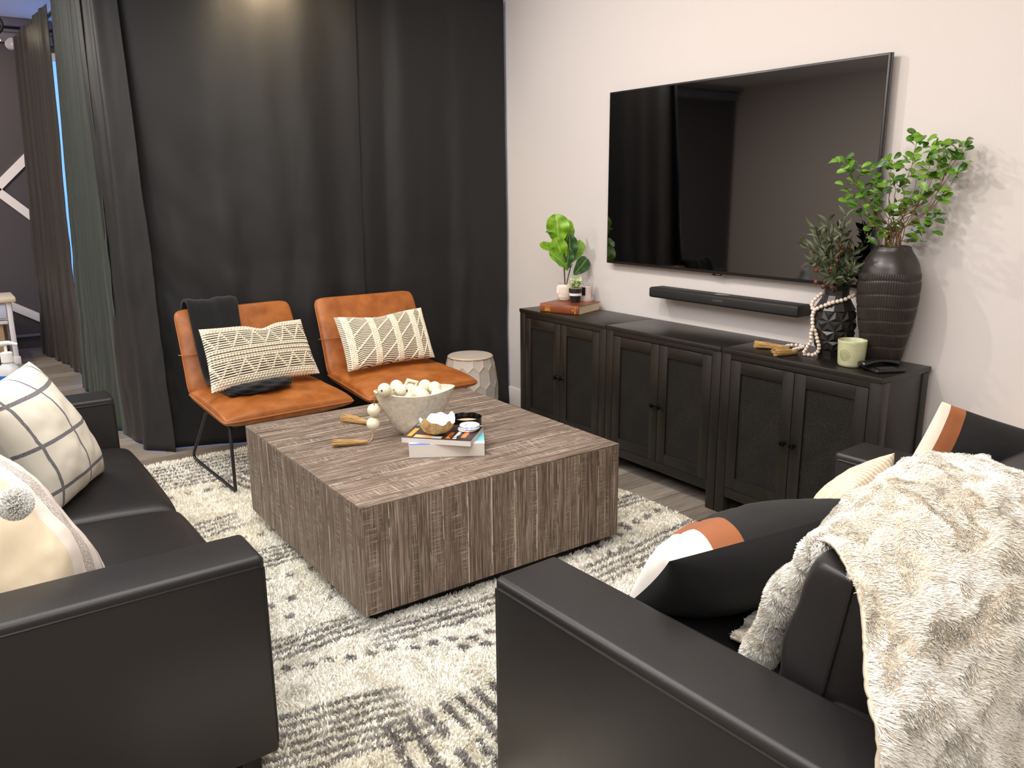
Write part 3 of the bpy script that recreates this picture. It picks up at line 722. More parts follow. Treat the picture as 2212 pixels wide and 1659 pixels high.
cA = np.array(lin(244, 241, 233)[:3]); cB = np.array(lin(224, 218, 202)[:3]); cC = np.array(lin(186, 178, 160)[:3])
q1 = np.clip((fbm(U*5+1, Vv*9, 21, 4)-.42)*4.5, 0, 1)[:, None]; q2 = np.clip((fbm(U*11+3, Vv*20, 23, 4)-.55)*5, 0, 1)[:, None]
col = cA*(1-q1*.75)+cB*q1*.75; col = col*(1-q2*.45)+cC*q2*.45; col *= (.9+.2*rs.rand(len(P)))[:, None]
V, F, Cc = tufts(P, Nn, .012, .0015, dirs*.8, col, 9, 1.03, .9)
m_fur = M_attr('faux_fur', .9, .2)
pile = bigmesh('pile', V, F, Cc, m_fur, th); pile['kind'] = 'stuff'
# rolled left edge running down to the seat
RP = smooth_path([(1.285, .775, .865), (1.259, .80, .84), (1.258, .82, .80), (1.257, .85, .75), (1.262, .88, .69), (1.281, .91, .62), (1.286, .93, .56), (1.288, .96, .505)], 60)
rr = .024+.005*np.sin(np.linspace(0, 17, 60)); gt = tube(RP, rr, 20); obj('rolled_edge', gt, m_hide, th)
Vt = np.concatenate(gt.V)[:60*20].reshape(60, 20, 3); Vt = np.concatenate([Vt, Vt[:, :1]], 1); Nt = Vt-RP[:, None]; Nt /= np.linalg.norm(Nt, axis=2)[..., None]
P, Nn, U, Vv, rs = fur_on(Vt, Nt, 36000, 17); fa = fbm(U*4, Vv*16, 49, 3)*14
dirs = np.stack([np.cos(fa), np.sin(fa), np.cos(fa*1.3)*.5], 1)*.6; dirs -= Nn*np.sum(dirs*Nn, 1)[:, None]; dirs += np.array([0, .1, -.4])
q1 = np.clip((fbm(U*3+1, Vv*12, 29, 4)-.42)*4.5, 0, 1)[:, None]
col = (cA*(1-q1*.8)+cB*q1*.8)*(.9+.2*rs.rand(len(P)))[:, None]
V, F, Cc = tufts(P, Nn, .012, .0015, dirs, col, 19, 1.03, .9); pile = bigmesh('pile', V, F, Cc, m_fur, th); pile['kind'] = 'stuff'

# ================================================================== TAN CHAIRS
def chair(o, a, label, wd=.69):
    th = thing('slipper_chair', (o[0], o[1], 0), label, 'chair', 'tan leather chairs in front of the curtain')
    O = (o[0], o[1], 0)
    g, rim, N = pillow((0.01, .60, .435), (wd-.01, .60, .435), (wd, 0, .405), (0, 0, .405), .115, 44, .012, .24, .003, 3, corner=.02)
    s = obj('seat', tg(g, O, a), [m_tan, m_tan], th, angle=65); obj('piping', tg(tube(rim, .0045, 6, closed=True), O, a), m_tan_seam, s)
    g, rim, N = pillow((0.02, .755, .865), (wd-.02, .755, .865), (wd-.005, .56, .425), (.005, .56, .425), .085, 44, .01, .2, .003, 5, corner=.05)
    b = obj('backrest', tg(g, O, a), [m_tan, m_tan], th, angle=65); obj('piping', tg(tube(rim, .0045, 6, closed=True), O, a), m_tan_seam, b)
    mid = [(-.003, .652, .64), (.012, .612, .645), (.05, .605, .645), (wd-.05, .605, .645), (wd-.012, .612, .645), (wd+.003, .652, .64)]
    obj('stitched_seam', tg(tube(mid, .0028, 6), O, a), m_tan_seam, b)
    for x_ in (.045, wd-.045):
        P = smooth_path([(x_, .60, .385), (x_, .66, .36)], 3).tolist()
        P = [(x_+.02, .12, .35), (x_+.008, .09, .355), (x_, .075, .335), (x_, .075, .035), (x_, .085, .030), (x_, .62, .030), (x_, .72, .032), (x_, .735, .045), (x_, .725, .07), (x_+.01, .46, .36)]
        obj('sled_leg', tg(tube(P, .0085, 10), O, a), m_metal_black, th)
    for y_ in (.12, .44):
        obj('crossbar', tg(tube([(.05, y_, .355), (wd-.05, y_, .355)], .008, 8), O, a), m_metal_black, th)
    return th
chair((1.035, 3.845), math.radians(2.5), 'tan leather armless chair at left with a black blanket over its back')
chair((1.785, 3.83), math.radians(-.5), 'tan leather armless chair at right beside the hexagon stool, braided cushion on it')

# woven lumbar cushions: dense relief front
def woven(name, TL, TR, BR, BL, T, kind, label, seed):
    th = thing(name, tuple((np.array(BL)+np.array(BR))/2), label, 'cushion', 'woven cream lumbar cushions')
    TL, TR, BR, BL = [np.array(p, float) for p in (TL, TR, BR, BL)]
    Nn = np.cross(TR-TL, TL-BL); Nn /= np.linalg.norm(Nn); nu, nv = 420, 250
    S, Tt = np.meshgrid(np.linspace(-1, 1, nu), np.linspace(-1, 1, nv)); k = .035
    u0, v0 = (S+1)/2, (Tt+1)/2
    T2_ = Tt*(1-.06*(1-S**2)); S2 = S*(1-k*(1-Tt**2))
    if kind == 'bobble': T2_ = T2_-.16*np.clip(Tt, 0, 1)**2*np.exp(-((S-.12)/.22)**2)
    else: T2_ = T2_-.14*np.clip(Tt, 0, 1)**2*np.exp(-((S+.15)/.5)**2)
    u = (S2+1)/2; v = (T2_+1)/2
    P = (TL*((1-u)*v)[..., None]+TR*(u*v)[..., None]+BR*(u*(1-v))[..., None]+BL*((1-u)*(1-v))[..., None])
    env = np.clip((1-S**2)*(1-Tt**2), 0, 1)
    if kind == 'bobble':
        NR = 26; row = np.floor(v0*NR); fy = v0*NR-row-.5
        strand = np.sqrt(np.clip(1-(fy/.30)**2, 0, 1))
        NB = 36; full = np.isin(row, [0, 1, 2, 10, 12, 14, 23, 24, 25]).astype(float)
        cu = u0*NB+.5*(row % 2); fx = cu-np.floor(cu)-.5; colm = np.floor(cu)
        def zig(r0, r1, per=6.5):
            tri = np.abs(((u0*per) % 1)*2-1); tgt = r0+tri*(r1-r0); return (np.abs(row-tgt) < .75) & (row >= r0) & (row <= r1)
        fillA = (row > 2) & (row < 10) & zig(3, 9); fillB = (row > 14) & (row < 23) & zig(15, 22)
        msk = np.maximum(full, (fillA | fillB).astype(float))
        rowB = row; bob = np.sqrt(np.clip(1-(fx/.5)**2-(fy/.56)**2, 0, 1))*msk
        h = np.maximum(strand*.0035*(1-.0*msk), bob*.011); yarn_mask = np.maximum((strand > .38)*1.0, (bob > .15)*1.0)
    else:
        h = np.zeros_like(S); yarn_mask = np.zeros_like(S)
        cols = [.07, .335, .585, .825, .97]
        NR = 30; sk = v0*NR+.5*np.sin(u0*26); fy = sk-np.floor(sk)-.5; strand = np.sqrt(np.clip(1-(fy/.33)**2, 0, 1))
        h = strand*.004; yarn_mask = (strand > .35)*1.0
        for c in cols:
            for q in (-.026, -.009, .009, .026):
                du = (u0-(c+q))/.0095; fb = (v0*26+(0.5 if int((q+.05)*100) % 2 else 0)) % 1-.5
                b = np.sqrt(np.clip(1-du**2-(fb/.62)**2, 0, 1)); h = np.maximum(h, b*.010); yarn_mask = np.maximum(yarn_mask, (b > .1)*1.0)
        for x0, x1, a0 in ((.10, .31, 0), (.36, .56, .2), (.61, .80, .5), (.85, .95, .1)):
            for q in np.arange(-1, 4):
                tt = (u0-x0)/(x1-x0); target = (q+a0)*.28+tt*.30
                dd = np.abs(v0-target)/.02; ins = (tt > 0) & (tt < 1); b = np.sqrt(np.clip(1-dd**2, 0, 1))*ins
                h = np.maximum(h, b*.0075); yarn_mask = np.maximum(yarn_mask, (b > .2)*1.0)
    Pf = P+Nn*(T/2*env**.45+h*np.clip(env*12, 0, 1))[..., None]
    rsx = np.random.RandomState(seed); nz = fbm(u0*40, v0*40, seed)
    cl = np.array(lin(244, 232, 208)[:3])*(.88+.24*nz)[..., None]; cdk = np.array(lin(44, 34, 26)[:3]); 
    Cc = np.where(yarn_mask[..., None] > .5, cl, cdk)  # cream on the yarn, dark backing in the gaps
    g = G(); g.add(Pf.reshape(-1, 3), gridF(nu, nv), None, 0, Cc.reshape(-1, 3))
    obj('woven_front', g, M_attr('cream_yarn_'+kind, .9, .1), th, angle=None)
    nb = 30; S, Tt = np.meshgrid(np.linspace(-1, 1, nu), np.linspace(-1, 1, 24)); 
    # plain back shares the rim
    jj = np.linspace(0, nv-1, 40).astype(int); ii = np.linspace(0, nu-1, 60).astype(int); Pb = P[np.ix_(jj, ii)]-Nn*(T/2*env[np.ix_(jj, ii)]**.45)[..., None]
    g = G(); g.add(Pb.reshape(-1, 3), gridF(60, 40, flip=True)); obj('plain_back', g, m_cream_plain, th, angle=None)
    return th
P1TL, P1TR, P1BR, P1BL = (1.070, 4.30, .800), (1.64, 4.36, .790), (1.665, 4.19, .505), (1.055, 4.11, .500)
P2TL, P2TR, P2BR, P2BL = (1.815, 4.31, .790), (2.41, 4.36, .785), (2.405, 4.20, .500), (1.815, 4.15, .500)
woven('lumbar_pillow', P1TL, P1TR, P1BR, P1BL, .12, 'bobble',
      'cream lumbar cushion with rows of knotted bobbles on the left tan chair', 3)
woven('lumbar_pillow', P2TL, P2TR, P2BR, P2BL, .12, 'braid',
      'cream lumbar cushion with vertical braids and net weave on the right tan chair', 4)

# black blanket over the left chair
bt = thing('blanket', (1.2, 4.3, .45), 'black knitted blanket hanging over the left chair back onto its seat', 'blanket')
W_ = []
prof = [(4.68, .62), (4.675, .76), (4.66, .865), (4.61, .905), (4.565, .885), (4.53, .80), (4.49, .70), (4.44, .59), (4.38, .51), (4.30, .492), (4.18, .485), (4.08, .482)]
pp_ = smooth_path([(a, b) for a, b in prof], 70); nuB = 40; V = []
for j, (yy, zz) in enumerate(pp_):
    v = j/69; xl = 1.07+.03*v+.035*max(0, v-.75)*4*1; xr = 1.375-.05*v
    for i in range(nuB):
        t_ = i/(nuB-1); xx = xl+(xr-xl)*t_; off = .008*math.sin(t_*9+v*4)+.004*math.sin(t_*23)
        V.append((xx, yy-.018-off*.6+.04*(xx-1.05), zz+off*.7+.008))
g = G(); g.add(V, gridF(nuB, 70)); ob = obj('cloth', g, m_blanket, bt, angle=None); md = ob.modifiers.new('thickness', 'SOLIDIFY'); md.thickness = .012; md.offset = 0
# bunched end on the seat
nb = 60; P = smooth_path([(1.13, 4.13, .497), (1.20, 4.09, .50), (1.30, 4.085, .505), (1.40, 4.095, .508), (1.47, 4.12, .508)], nb)
rad = .035*np.clip(np.sin(np.linspace(.35, PI-.35, nb)), .3, 1)**.6; th_ = np.linspace(0, 2*PI, 28, endpoint=False); V = []
for i in range(nb):
    for a_ in th_:
        r_ = rad[i]*(1+.16*math.sin(a_*4+i*.22)+.12*math.sin(a_*7-i*.35))
        V.append(P[i]+np.array([0, math.cos(a_)*r_*1.45, max(math.sin(a_)*r_*.75, -.02)]))
g = G(); g.add(V, gridF(28, nb, wrap=True)+[tuple(range(27, -1, -1)), tuple((nb-1)*28+i for i in range(28))]); obj('bunched_end', g, m_blanket, bt, angle=None)

# ================================================================== HEXAGON STOOL
st = thing('garden_stool', (2.715, 4.29, 0), 'light grey ceramic drum stool with hexagon facets beside the right tan chair', 'stool')
SC = (2.715, 4.29)
def hexrelief(c, R, z0, z1, prof, nseg=14, rows=4, nth=252, nz=150):
    th = np.linspace(0, 2*PI, nth, endpoint=False); zz = np.linspace(z0, z1, nz); A, Z = np.meshgrid(th, zz)
    u = A/(2*PI)*nseg; v = (Z-z0)/(z1-z0)*rows
    # elongated hexagon distance: nearest centre on a staggered lattice
    best = np.full(A.shape, 9.0); sec = np.full(A.shape, 9.0)
    for dj in range(-1, rows+2):
        cv = dj; off = .5*(dj % 2)
        du = (u-off)-np.round(u-off); dv = v-cv
        for s_ in (0, -1, 1):
            d = np.sqrt((du+s_)**2+(dv*.92)**2*1.0); sec = np.minimum(sec, np.maximum(best, d)); best = np.minimum(best, d)
    e = sec-best                                                     # 0 on the ridges
    ridge = np.exp(-(e/.07)**2); face = np.clip(best/.6, 0, 1)
    t = (Z-z0)/(z1-z0); r = np.interp(t, [p[0] for p in prof], [p[1] for p in prof])*R
    r = r+.006*face**2-.002+.003*ridge
    V = np.stack([c[0]+r*np.cos(A), c[1]+r*np.sin(A), Z], -1); return V, ridge, t
V, ridge, t_ = hexrelief(SC, .172, .0, .45, [(0, .78), (.15, .90), (.35, .99), (.55, 1.0), (.75, .95), (.9, .88), (1, .82)])
cg = np.array(lin(188, 180, 172)[:3]); cgold = np.array(lin(204, 166, 118)[:3]); wgt = (ridge**2*(.25+.6*np.clip((t_-.6)/.3, 0, 1)))[..., None]
g = G(); nz, nth = V.shape[:2]; g.add(V.reshape(-1, 3), gridF(nth, nz, wrap=True), None, 0, (cg*(1-wgt)+cgold*wgt).reshape(-1, 3))
obj('faceted_body', g, M_attr('grey_glaze', .5), st, angle=None)
g = lathe([(.142, .448), (.144, .456), (.136, .463), (.02, .468)], SC, 64); obj('top', g, flat('grey_glaze_top', (186, 178, 168), .45), st)
obj('rim', tube([(SC[0]+.143*math.cos(a), SC[1]+.143*math.sin(a), .455) for a in np.linspace(0, 2*PI, 64, endpoint=False)], .003, 6, closed=True), flat('gold_edge', (204, 166, 118), .4), st)

# ================================================================== CABINETS
XF = 2.854
def cabinet(y0, y1, label):
    """front at XF facing -X; y0 nearer the camera"""
    th = thing('cabinet', (3.03, (y0+y1)/2, 0), label, 'cabinet', 'three black-brown cabinets in a row under the television')
    Z = .789; y0 += .0015; y1 -= .0015; P = .052
    obj('cabinet_top', box((XF-.006, y0-.0, Z-.022), (XW-.015, y1, Z), .003), m_cab, th)
    for a, b in ((y0, y0+P), (y1-P, y1)):
        for xa, xb in ((XF, XF+P), (XW-.075, XW-.03)):
            obj('post', box((xa, a, .0), (xb, b, Z-.0225), .002), m_cab, th)
    for ya, yb in ((y0+.004, y0+.022), (y1-.022, y1-.004)):
        obj('side_panel', box((XF+P+.0005, ya, .085), (XW-.0755, yb, Z-.0225), .001), m_cab, th)
    obj('back_panel', box((XW-.045, y0+P+.0005, .09), (XW-.035, y1-P-.0005, Z-.0225)), m_cab, th)
    obj('top_rail', box((XF+.002, y0+P+.0005, .742), (XF+.03, y1-P-.0005, Z-.0225), .001), m_cab, th)
    obj('bottom_rail', box((XF+.002, y0+P+.0005, .088), (XF+.03, y1-P-.0005, .134), .001), m_cab, th)
    obj('bottom_panel', box((XF+.031, y0+P+.0005, .10), (XW-.076, y1-P-.0005, .118)), m_cab, th)
    ym = (y0+y1)/2
    for s, (da, db) in enumerate(((y0+P+.002, ym-.0015), (ym+.0015, y1-P-.002))):
        d = bpy.data.objects.new('door', None); C.objects.link(d); d.parent = th; d.location = Vector((XF, (da+db)/2, .44))-Vector(th.location)
        z0, z1, R = .1365, .7395, .055
        g = box((XF, da, z0), (XF+.02, da+R, z1), .0015); box((XF, db-R, z0), (XF+.02, db, z1), .0015, g=g)
        box((XF, da+R, z1-R), (XF+.02, db-R, z1), .0015, g=g); box((XF, da+R, z0), (XF+.02, db-R, z0+R), .0015, g=g)
        obj('door_frame', g, m_cab, d)
        obj('woven_panel', box((XF+.008, da+R-.003, z0+R-.003), (XF+.014, db-R+.003, z1-R+.003)), m_mesh, d, smooth=False)
        ky = (db-.022) if s == 0 else (da+.022)
        g = tube([(XF, ky, .43), (XF-.006, ky, .43), (XF-.014, ky, .43), (XF-.020, ky, .43), (XF-.026, ky, .43), (XF-.028, ky, .43)], [.009, .005, .006, .0135, .011, .004], 16)
        obj('knob', g, m_knob, d)
    return th
cabinet(1.608, 2.382, 'black-brown cabinet nearest the loveseat, with the vases and mug on top')
cabinet(2.382, 3.160, 'black-brown middle cabinet directly below the soundbar')
cabinet(3.160, 3.938, 'black-brown cabinet nearest the curtain, with the brown book and plants on top')

# ================================================================== TV AND SOUNDBAR
tv = thing('television', (XW, 2.7, 1.07), 'large black flat-screen television mounted on the pale wall', 'television')
a, b, z0, z1 = 1.8926, 3.5183, 1.072, 2.001
obj('tv_body', box((3.1685, a, z0), (3.196, b, z1), .004), [m_bezel], tv)
obj('screen', box((3.1665, a+.009, z0+.016), (3.1687, b-.009, z1-.009)), m_screen, tv, smooth=False)
obj('side_trim', box((3.176, a-.0015, z0), (3.190, a+.0, z1)), m_tvback, tv, smooth=False)
obj('sensor_bump', box((3.170, 2.68, z0-.009), (3.182, 2.735, z0+.001), .004), m_gloss_black, tv)
obj('wall_mount', box((3.1965, 2.45, 1.35), (XW-.0005, 2.95, 1.75)), m_metal_black, tv)
sb = thing('soundbar', (XW, 2.64, .925), 'slim black soundbar on the wall below the television', 'soundbar')
obj('speaker_body', box((3.10, 2.175, .923), (3.205, 3.105, .977), .012, 4), m_soundbar, sb)
obj('control_window', box((3.12, 2.60, .9765), (3.16, 2.68, .9782), .0006), m_gloss_black, sb)
obj('emblem', box((3.0990, 2.60, .945), (3.1002, 2.665, .957), .0004), flat('emblem_grey', (58, 58, 56), .3), sb)
obj('bracket', box((3.2055, 2.5, .935), (XW-.0005, 2.8, .965)), m_metal_black, sb)

# ================================================================== ON THE LEFT CABINET
CZ = .789
bk = thing('book', (3.02, 3.67, CZ), 'thick brown leather-bound book with gilt spine lying under the small plants', 'book')
A = np.array([2.87, 3.755]); B = np.array([2.955, 3.505]); D = np.array([.23, .08]); H = .05
def prism(poly, z0, z1, g=None, mi=0):
    n = len(poly); V = [(p[0], p[1], z0) for p in poly]+[(p[0], p[1], z1) for p in poly]
    F = [tuple(range(n-1, -1, -1)), tuple(range(n, 2*n))]+[(i, (i+1) % n, n+(i+1) % n, n+i) for i in range(n)]
    ar = sum(poly[i][0]*poly[(i+1) % n][1]-poly[(i+1) % n][0]*poly[i][1] for i in range(n))
    if ar < 0: F = [f[::-1] for f in F]
    g = g or G(); g.add(V, F, mi=mi); return g
m_cover = M_leather('brown_bookcloth', (116, 58, 24), .32, (134, 72, 32))
u_ = (B-A)/np.linalg.norm(B-A); d_ = D/np.linalg.norm(D)
g = prism([A, B, B+D, A+D], CZ, CZ+.003); prism([A, B, B+D, A+D], CZ+H-.003, CZ+H, g=g)
# rounded spine
sp = []
for q in np.linspace(-PI/2, PI/2, 9): sp.append((-.007*math.cos(q), CZ+H/2+H/2*math.sin(q)))
V = []
for E_ in (A, B):
    for (o_d, zz) in sp: V.append((E_[0]+d_[0]*o_d, E_[1]+d_[1]*o_d, zz))
g.add(V, [(i, i+1, 9+i+1, 9+i) for i in range(8)]+[tuple(range(8, -1, -1)), tuple(range(9, 18))]); obj('cover', g, m_cover, bk)
ins = u_*.004
obj('pages', prism([A+ins+d_*.002, B-ins+d_*.002, B-ins+D*.98, A+ins+D*.98], CZ+.0032, CZ+H-.0032), m_pages2, bk, smooth=False)
g = G(); m_gold = flat('gilt', (226, 166, 84), .35, metal=.4)
for (s0, s1, zc, hh) in ((.14, .155, .5, .72), (.165, .175, .48, .6), (.185, .20, .5, .72), (.21, .222, .5, .5), (.232, .245, .5, .66), (.255, .265, .5, .7), (.905, .925, .5, .8), (.85, .875, .5, .26), (.83, .85, .5, .14)):
    L = np.linalg.norm(B-A); 
    for k_ in range(3):
        z_a = CZ+H*(zc-hh/2+hh*(k_/3)+.02); z_b = CZ+H*(zc-hh/2+hh*((k_+1)/3)-.01)
        p0 = A+u_*L*(s0+.004*k_)-d_*.0078; p1 = A+u_*L*(s1+.003*((k_+1) % 2))-d_*.0078; q0 = p0+d_*.003; q1 = p1+d_*.003
        prism([p0, p1, q1, q0], z_a, z_b, g=g)
g2 = G(); nL = 18; 
for i_, V_ in enumerate(g.V):
    pass
ga, gb_ = G(), G()
for i_, V_ in enumerate(g.V): (ga if i_ < 18 else gb_).add(V_, [tuple(x-i_*8 for x in f) for f in g.F[i_*6:(i_+1)*6]])
obj('title_lettering', ga, m_gold, bk, smooth=False); obj('publisher_mark', gb_, m_gold, bk, smooth=False)
# white ceramic pot with fiddle-leaf fig
def potrel(r, z, th): return r
PCt = (3.055, 3.755, CZ+H)
fp = thing('potted_plant', PCt, 'small fiddle-leaf fig in a white diamond-carved pot on the brown book', 'potted plant')
nz, nth = 90, 180; zz = np.linspace(0, .098, nz); A_, Z_ = np.meshgrid(np.linspace(0, 2*PI, nth, endpoint=False), zz)
rb = np.interp(zz/.098, [0, .05, .25, .5, .8, 1], [.028, .036, .046, .050, .048, .043])[:, None]
dd = np.abs(((A_/(2*PI)*4) % 1)-.5)*2*.9+np.abs(Z_/.098-.45)*1.3
rr = rb+.0016*np.sin(dd*34)*(Z_ < .086)*(Z_ > .008)
V = np.stack([PCt[0]+rr*np.cos(A_), PCt[1]+rr*np.sin(A_), PCt[2]+Z_], -1); g = G(); g.add(V.reshape(-1, 3), gridF(nth, nz, wrap=True)); g.add(V[0], [tuple(range(nth-1, -1, -1))])
pot = obj('pot', g, m_white_cer, fp, angle=None)
g = lathe([(.043, .098), (.041, .0985), (.040, .088)], PCt, 48, cap=False); obj('rim', g, m_white_cer, pot)
obj('soil', lathe([(.0405, .086), (.03, .090), (.005, .092)], PCt, 32), m_soil, fp)
g = tube(smooth_path([(3.055, 3.755, .93), (3.05, 3.755, 1.0), (3.045, 3.755, 1.06), (3.035, 3.75, 1.12), (3.01, 3.75, 1.19), (2.99, 3.75, 1.25)], 24), .0035, 7)
obj('stem', g, m_stem_d, fp)
g = tube(smooth_path([(3.062, 3.75, .93), (3.078, 3.75, .99), (3.09, 3.75, 1.03), (3.09, 3.75, 1.10), (3.085, 3.75, 1.16)], 20), .003, 7); tube([(3.085, 3.75, 1.02), (3.105, 3.75, 1.05)], .002, 6, g=g)
obj('stem', g, m_stem_d, fp)
for (b0, t0, wd_, nr, mt) in (((3.0, 3.75, 1.17), (2.975, 3.74, 1.345), .135, (-.5, -.85, .2), 0), ((3.035, 3.76, 1.17), (3.09, 3.76, 1.31), .075, (-.2, -.9, .2), 0), ((3.035, 3.76, 1.14), (3.105, 3.74, 1.27), .07, (.4, -.9, .2), 0),
        ((3.03, 3.74, 1.07), (2.965, 3.735, 1.21), .10, (-.5, -.8, .4), 0), ((3.03, 3.75, 1.10), (2.885, 3.77, 1.18), .075, (-.2, -.7, .7), 0), ((3.06, 3.73, 1.02), (2.92, 3.72, 1.135), .085, (-.3, -.8, .6), 0),
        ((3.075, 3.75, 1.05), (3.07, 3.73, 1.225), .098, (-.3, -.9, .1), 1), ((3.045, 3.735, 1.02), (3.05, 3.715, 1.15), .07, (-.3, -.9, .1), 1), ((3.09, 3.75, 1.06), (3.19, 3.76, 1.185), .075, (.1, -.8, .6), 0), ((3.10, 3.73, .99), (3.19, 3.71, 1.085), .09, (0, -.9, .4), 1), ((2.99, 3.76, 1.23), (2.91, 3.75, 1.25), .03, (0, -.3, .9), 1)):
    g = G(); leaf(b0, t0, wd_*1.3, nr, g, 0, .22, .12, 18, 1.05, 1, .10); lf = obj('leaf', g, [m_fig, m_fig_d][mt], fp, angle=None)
    b0 = np.array(b0); t0 = np.array(t0); nn = np.array(nr, float); nn /= np.linalg.norm(nn)
# striped pot succulent
PB = (3.05, 3.652, CZ+H)
sp_ = thing('potted_plant', PB, 'small variegated plant in a black pot with one white band, front of the book', 'potted plant')
g = lathe([(.024, 0), (.026, .003), (.036, .060), (.038, .060), (.039, .083), (.036, .083), (.035, .070)], PB, 40); obj('pot', g, flat('matt_black_pot', (32, 31, 33), .5), sp_)
g = lathe([(.0335, .040), (.0365, .041), (.0376, .054), (.0350, .055)], PB, 40); obj('white_band', g, flat('white_band', (232, 228, 222), .5), sp_)
g = lathe([(.0375, .082), (.0395, .0835), (.0375, .085), (.034, .084)], PB, 40); obj('pot_rim', g, flat('clay_rim', (190, 164, 128), .7), sp_)
rs = np.random.RandomState(3); g = G()
for k in range(70):
    a_ = rs.rand()*2*PI; el = rs.rand()*1.2+.1; L = .02+.03*rs.rand(); c_ = np.array([PB[0]+.018*math.cos(a_)*rs.rand(), PB[1]+.018*math.sin(a_)*rs.rand(), PB[2]+.085+.03*rs.rand()])
    tp = c_+np.array([math.cos(a_)*math.cos(el), math.sin(a_)*math.cos(el), math.sin(el)*.8])*L; leaf(c_, tp, .010+.006*rs.rand(), (0, 0, 1) if el < .8 else (-1, -.5, 0), g, 0, .3, .3, 5, .9)
leaf((PB[0]+.01, PB[1]-.01, PB[2]+.11), (PB[0]+.035, PB[1]-.012, PB[2]+.155), .022, (-.7, -.7, 0), g, 0, .2, .1, 6, .9)
obj('foliage', g, m_varieg, sp_, angle=None)
# clear dish with white candle jar behind
JC = (3.145, 3.665, CZ+H)
m_glass = NM('clear_glass').p(col=(1, 1, 1, 1), rough=.03, trans=1.0, ior=1.45)
m_frost = flat('frosted_white_glass', (222, 206, 202), .3)
jr = thing('diffuser_jar', JC, 'white glass jar with a round foot and black label behind the striped pot', 'jar')
obj('jar_body', lathe([(.040, 0), (.042, .004), (.044, .02), (.036, .012), (.030, .016), (.030, .085), (.028, .087)], JC, 40), m_frost, jr)
obj('black_label', box((JC[0]-.034, JC[1]-.022, JC[2]+.035), (JC[0]-.029, JC[1]+.008, JC[2]+.082), .001, rot=.35), flat('black_label', (20, 18, 20), .5), jr)
obj('glass_neck', lathe([(.018, .087), (.022, .10), (.022, .130), (.0205, .130), (.0205, .10), (.016, .089)], JC, 32, cap=False), m_glass, jr)

# ================================================================== ON THE RIGHT CABINET
# tall ribbed vase
TV_ = (3.092, 1.762, CZ)
nz, nth = 230, 420; zz = np.linspace(0, .472, nz); A_, Z_ = np.meshgrid(np.linspace(0, 2*PI, nth, endpoint=False), zz)
rb = np.interp(zz/.472, [0, .02, .15, .35, .55, .68, .78, .86, .93, .975, 1], [.066, .070, .082, .101, .1135, .116, .113, .104, .086, .070, .067])[:, None]
kz = np.array([np.mean(rb[max(0, i-6):i+7]) for i in range(nz)])[:, None]; rb = kz
bw = Z_+.004*np.sin(A_*3); band_ = np.exp(-(((bw/.053) % 1-.5)/.09)**2)
rib = (Z_ < .375)*np.clip((.375-Z_)/.01, 0, 1)
rr = rb+rib*(.0016*np.sign(np.sin(A_*75))*np.abs(np.sin(A_*75))**.6*(1-band_)-.002*band_+.001*fbm(A_*30, Z_*160, 5)*band_)
V = np.stack([TV_[0]+rr*np.cos(A_), TV_[1]+rr*np.sin(A_), CZ+Z_], -1); g = G(); g.add(V.reshape(-1, 3), gridF(nth, nz, wrap=True)); g.add(V[0], [tuple(range(nth-1, -1, -1))])
lathe([(.067, .472), (.064, .474), (.060, .466), (.058, .40)], TV_, 60, g=g, cap=False)
t = NM('black_brown_glaze'); n_ = t.noise(t.coord('Object'), 14, 3)
m_vase = t.p(col=t.mix(n_, lin(30, 27, 25), lin(54, 48, 43)), rough=.34, spec=.5)
tag(obj('vase', g, m_vase, angle=None), 'tall dark ribbed vase holding bright green branches', 'vase')
# faceted vase
VC = np.array([3.05, 1.962, CZ]); 
def vr(z): return np.interp(z/.30, [0, .06, .13, .30, .5, .68, .78, .86, .93, 1], [.052, .056, .064, .082, .088, .080, .066, .052, .048, .053])
g = G(); ns = 10; NRw = 4
hrow = [.035+i*(.205-.035)/NRw for i in range(NRw+1)]
def vp(u, z, e=0): r = vr(z)+e; return VC+np.array([r*math.cos(u*2*PI/ns), r*math.sin(u*2*PI/ns), z])
for j in range(NRw):
    off = .5*(j % 2); za, zb = hrow[j], hrow[j+1]
    for i in range(ns):
        for tri in (((i+off, za), (i+1+off, za), (i+.5+off, zb)), ((i+.5+off, zb), (i+1+off, za), (i+1.5+off, zb))):
            c_ = (sum(p[0] for p in tri)/3, sum(p[1] for p in tri)/3); ap = vp(*c_, e=.0035); P3 = [vp(*p, e=-.002) for p in tri]
            g.add(P3+[ap], [(0, 1, 3), (1, 2, 3), (2, 0, 3)])
gg = G()
for part_ in ([(0, 0), (.012, 0), (.035, .003)], [(.205, .003), (.225, 0), (.245, 0), (.265, 0), (.285, 0), (.30, .0)]):
    prof = [(vr(z_)+e_, z_) for z_, e_ in part_]
    lathe(prof, VC, 12 if part_[0][0] == 0 else 12, g=g, cap=part_[0][0] == 0)
lathe([(.053, .30), (.050, .302), (.047, .296), (.042, .26)], VC, 12, g=g, cap=False)
t = NM('matt_black_glaze'); m_vase2 = t.p(col=lin(34, 32, 31), rough=.30)
tag(obj('vase', g, m_vase2, smooth=False), 'black faceted vase of star triangles with a bead garland round its neck', 'vase')
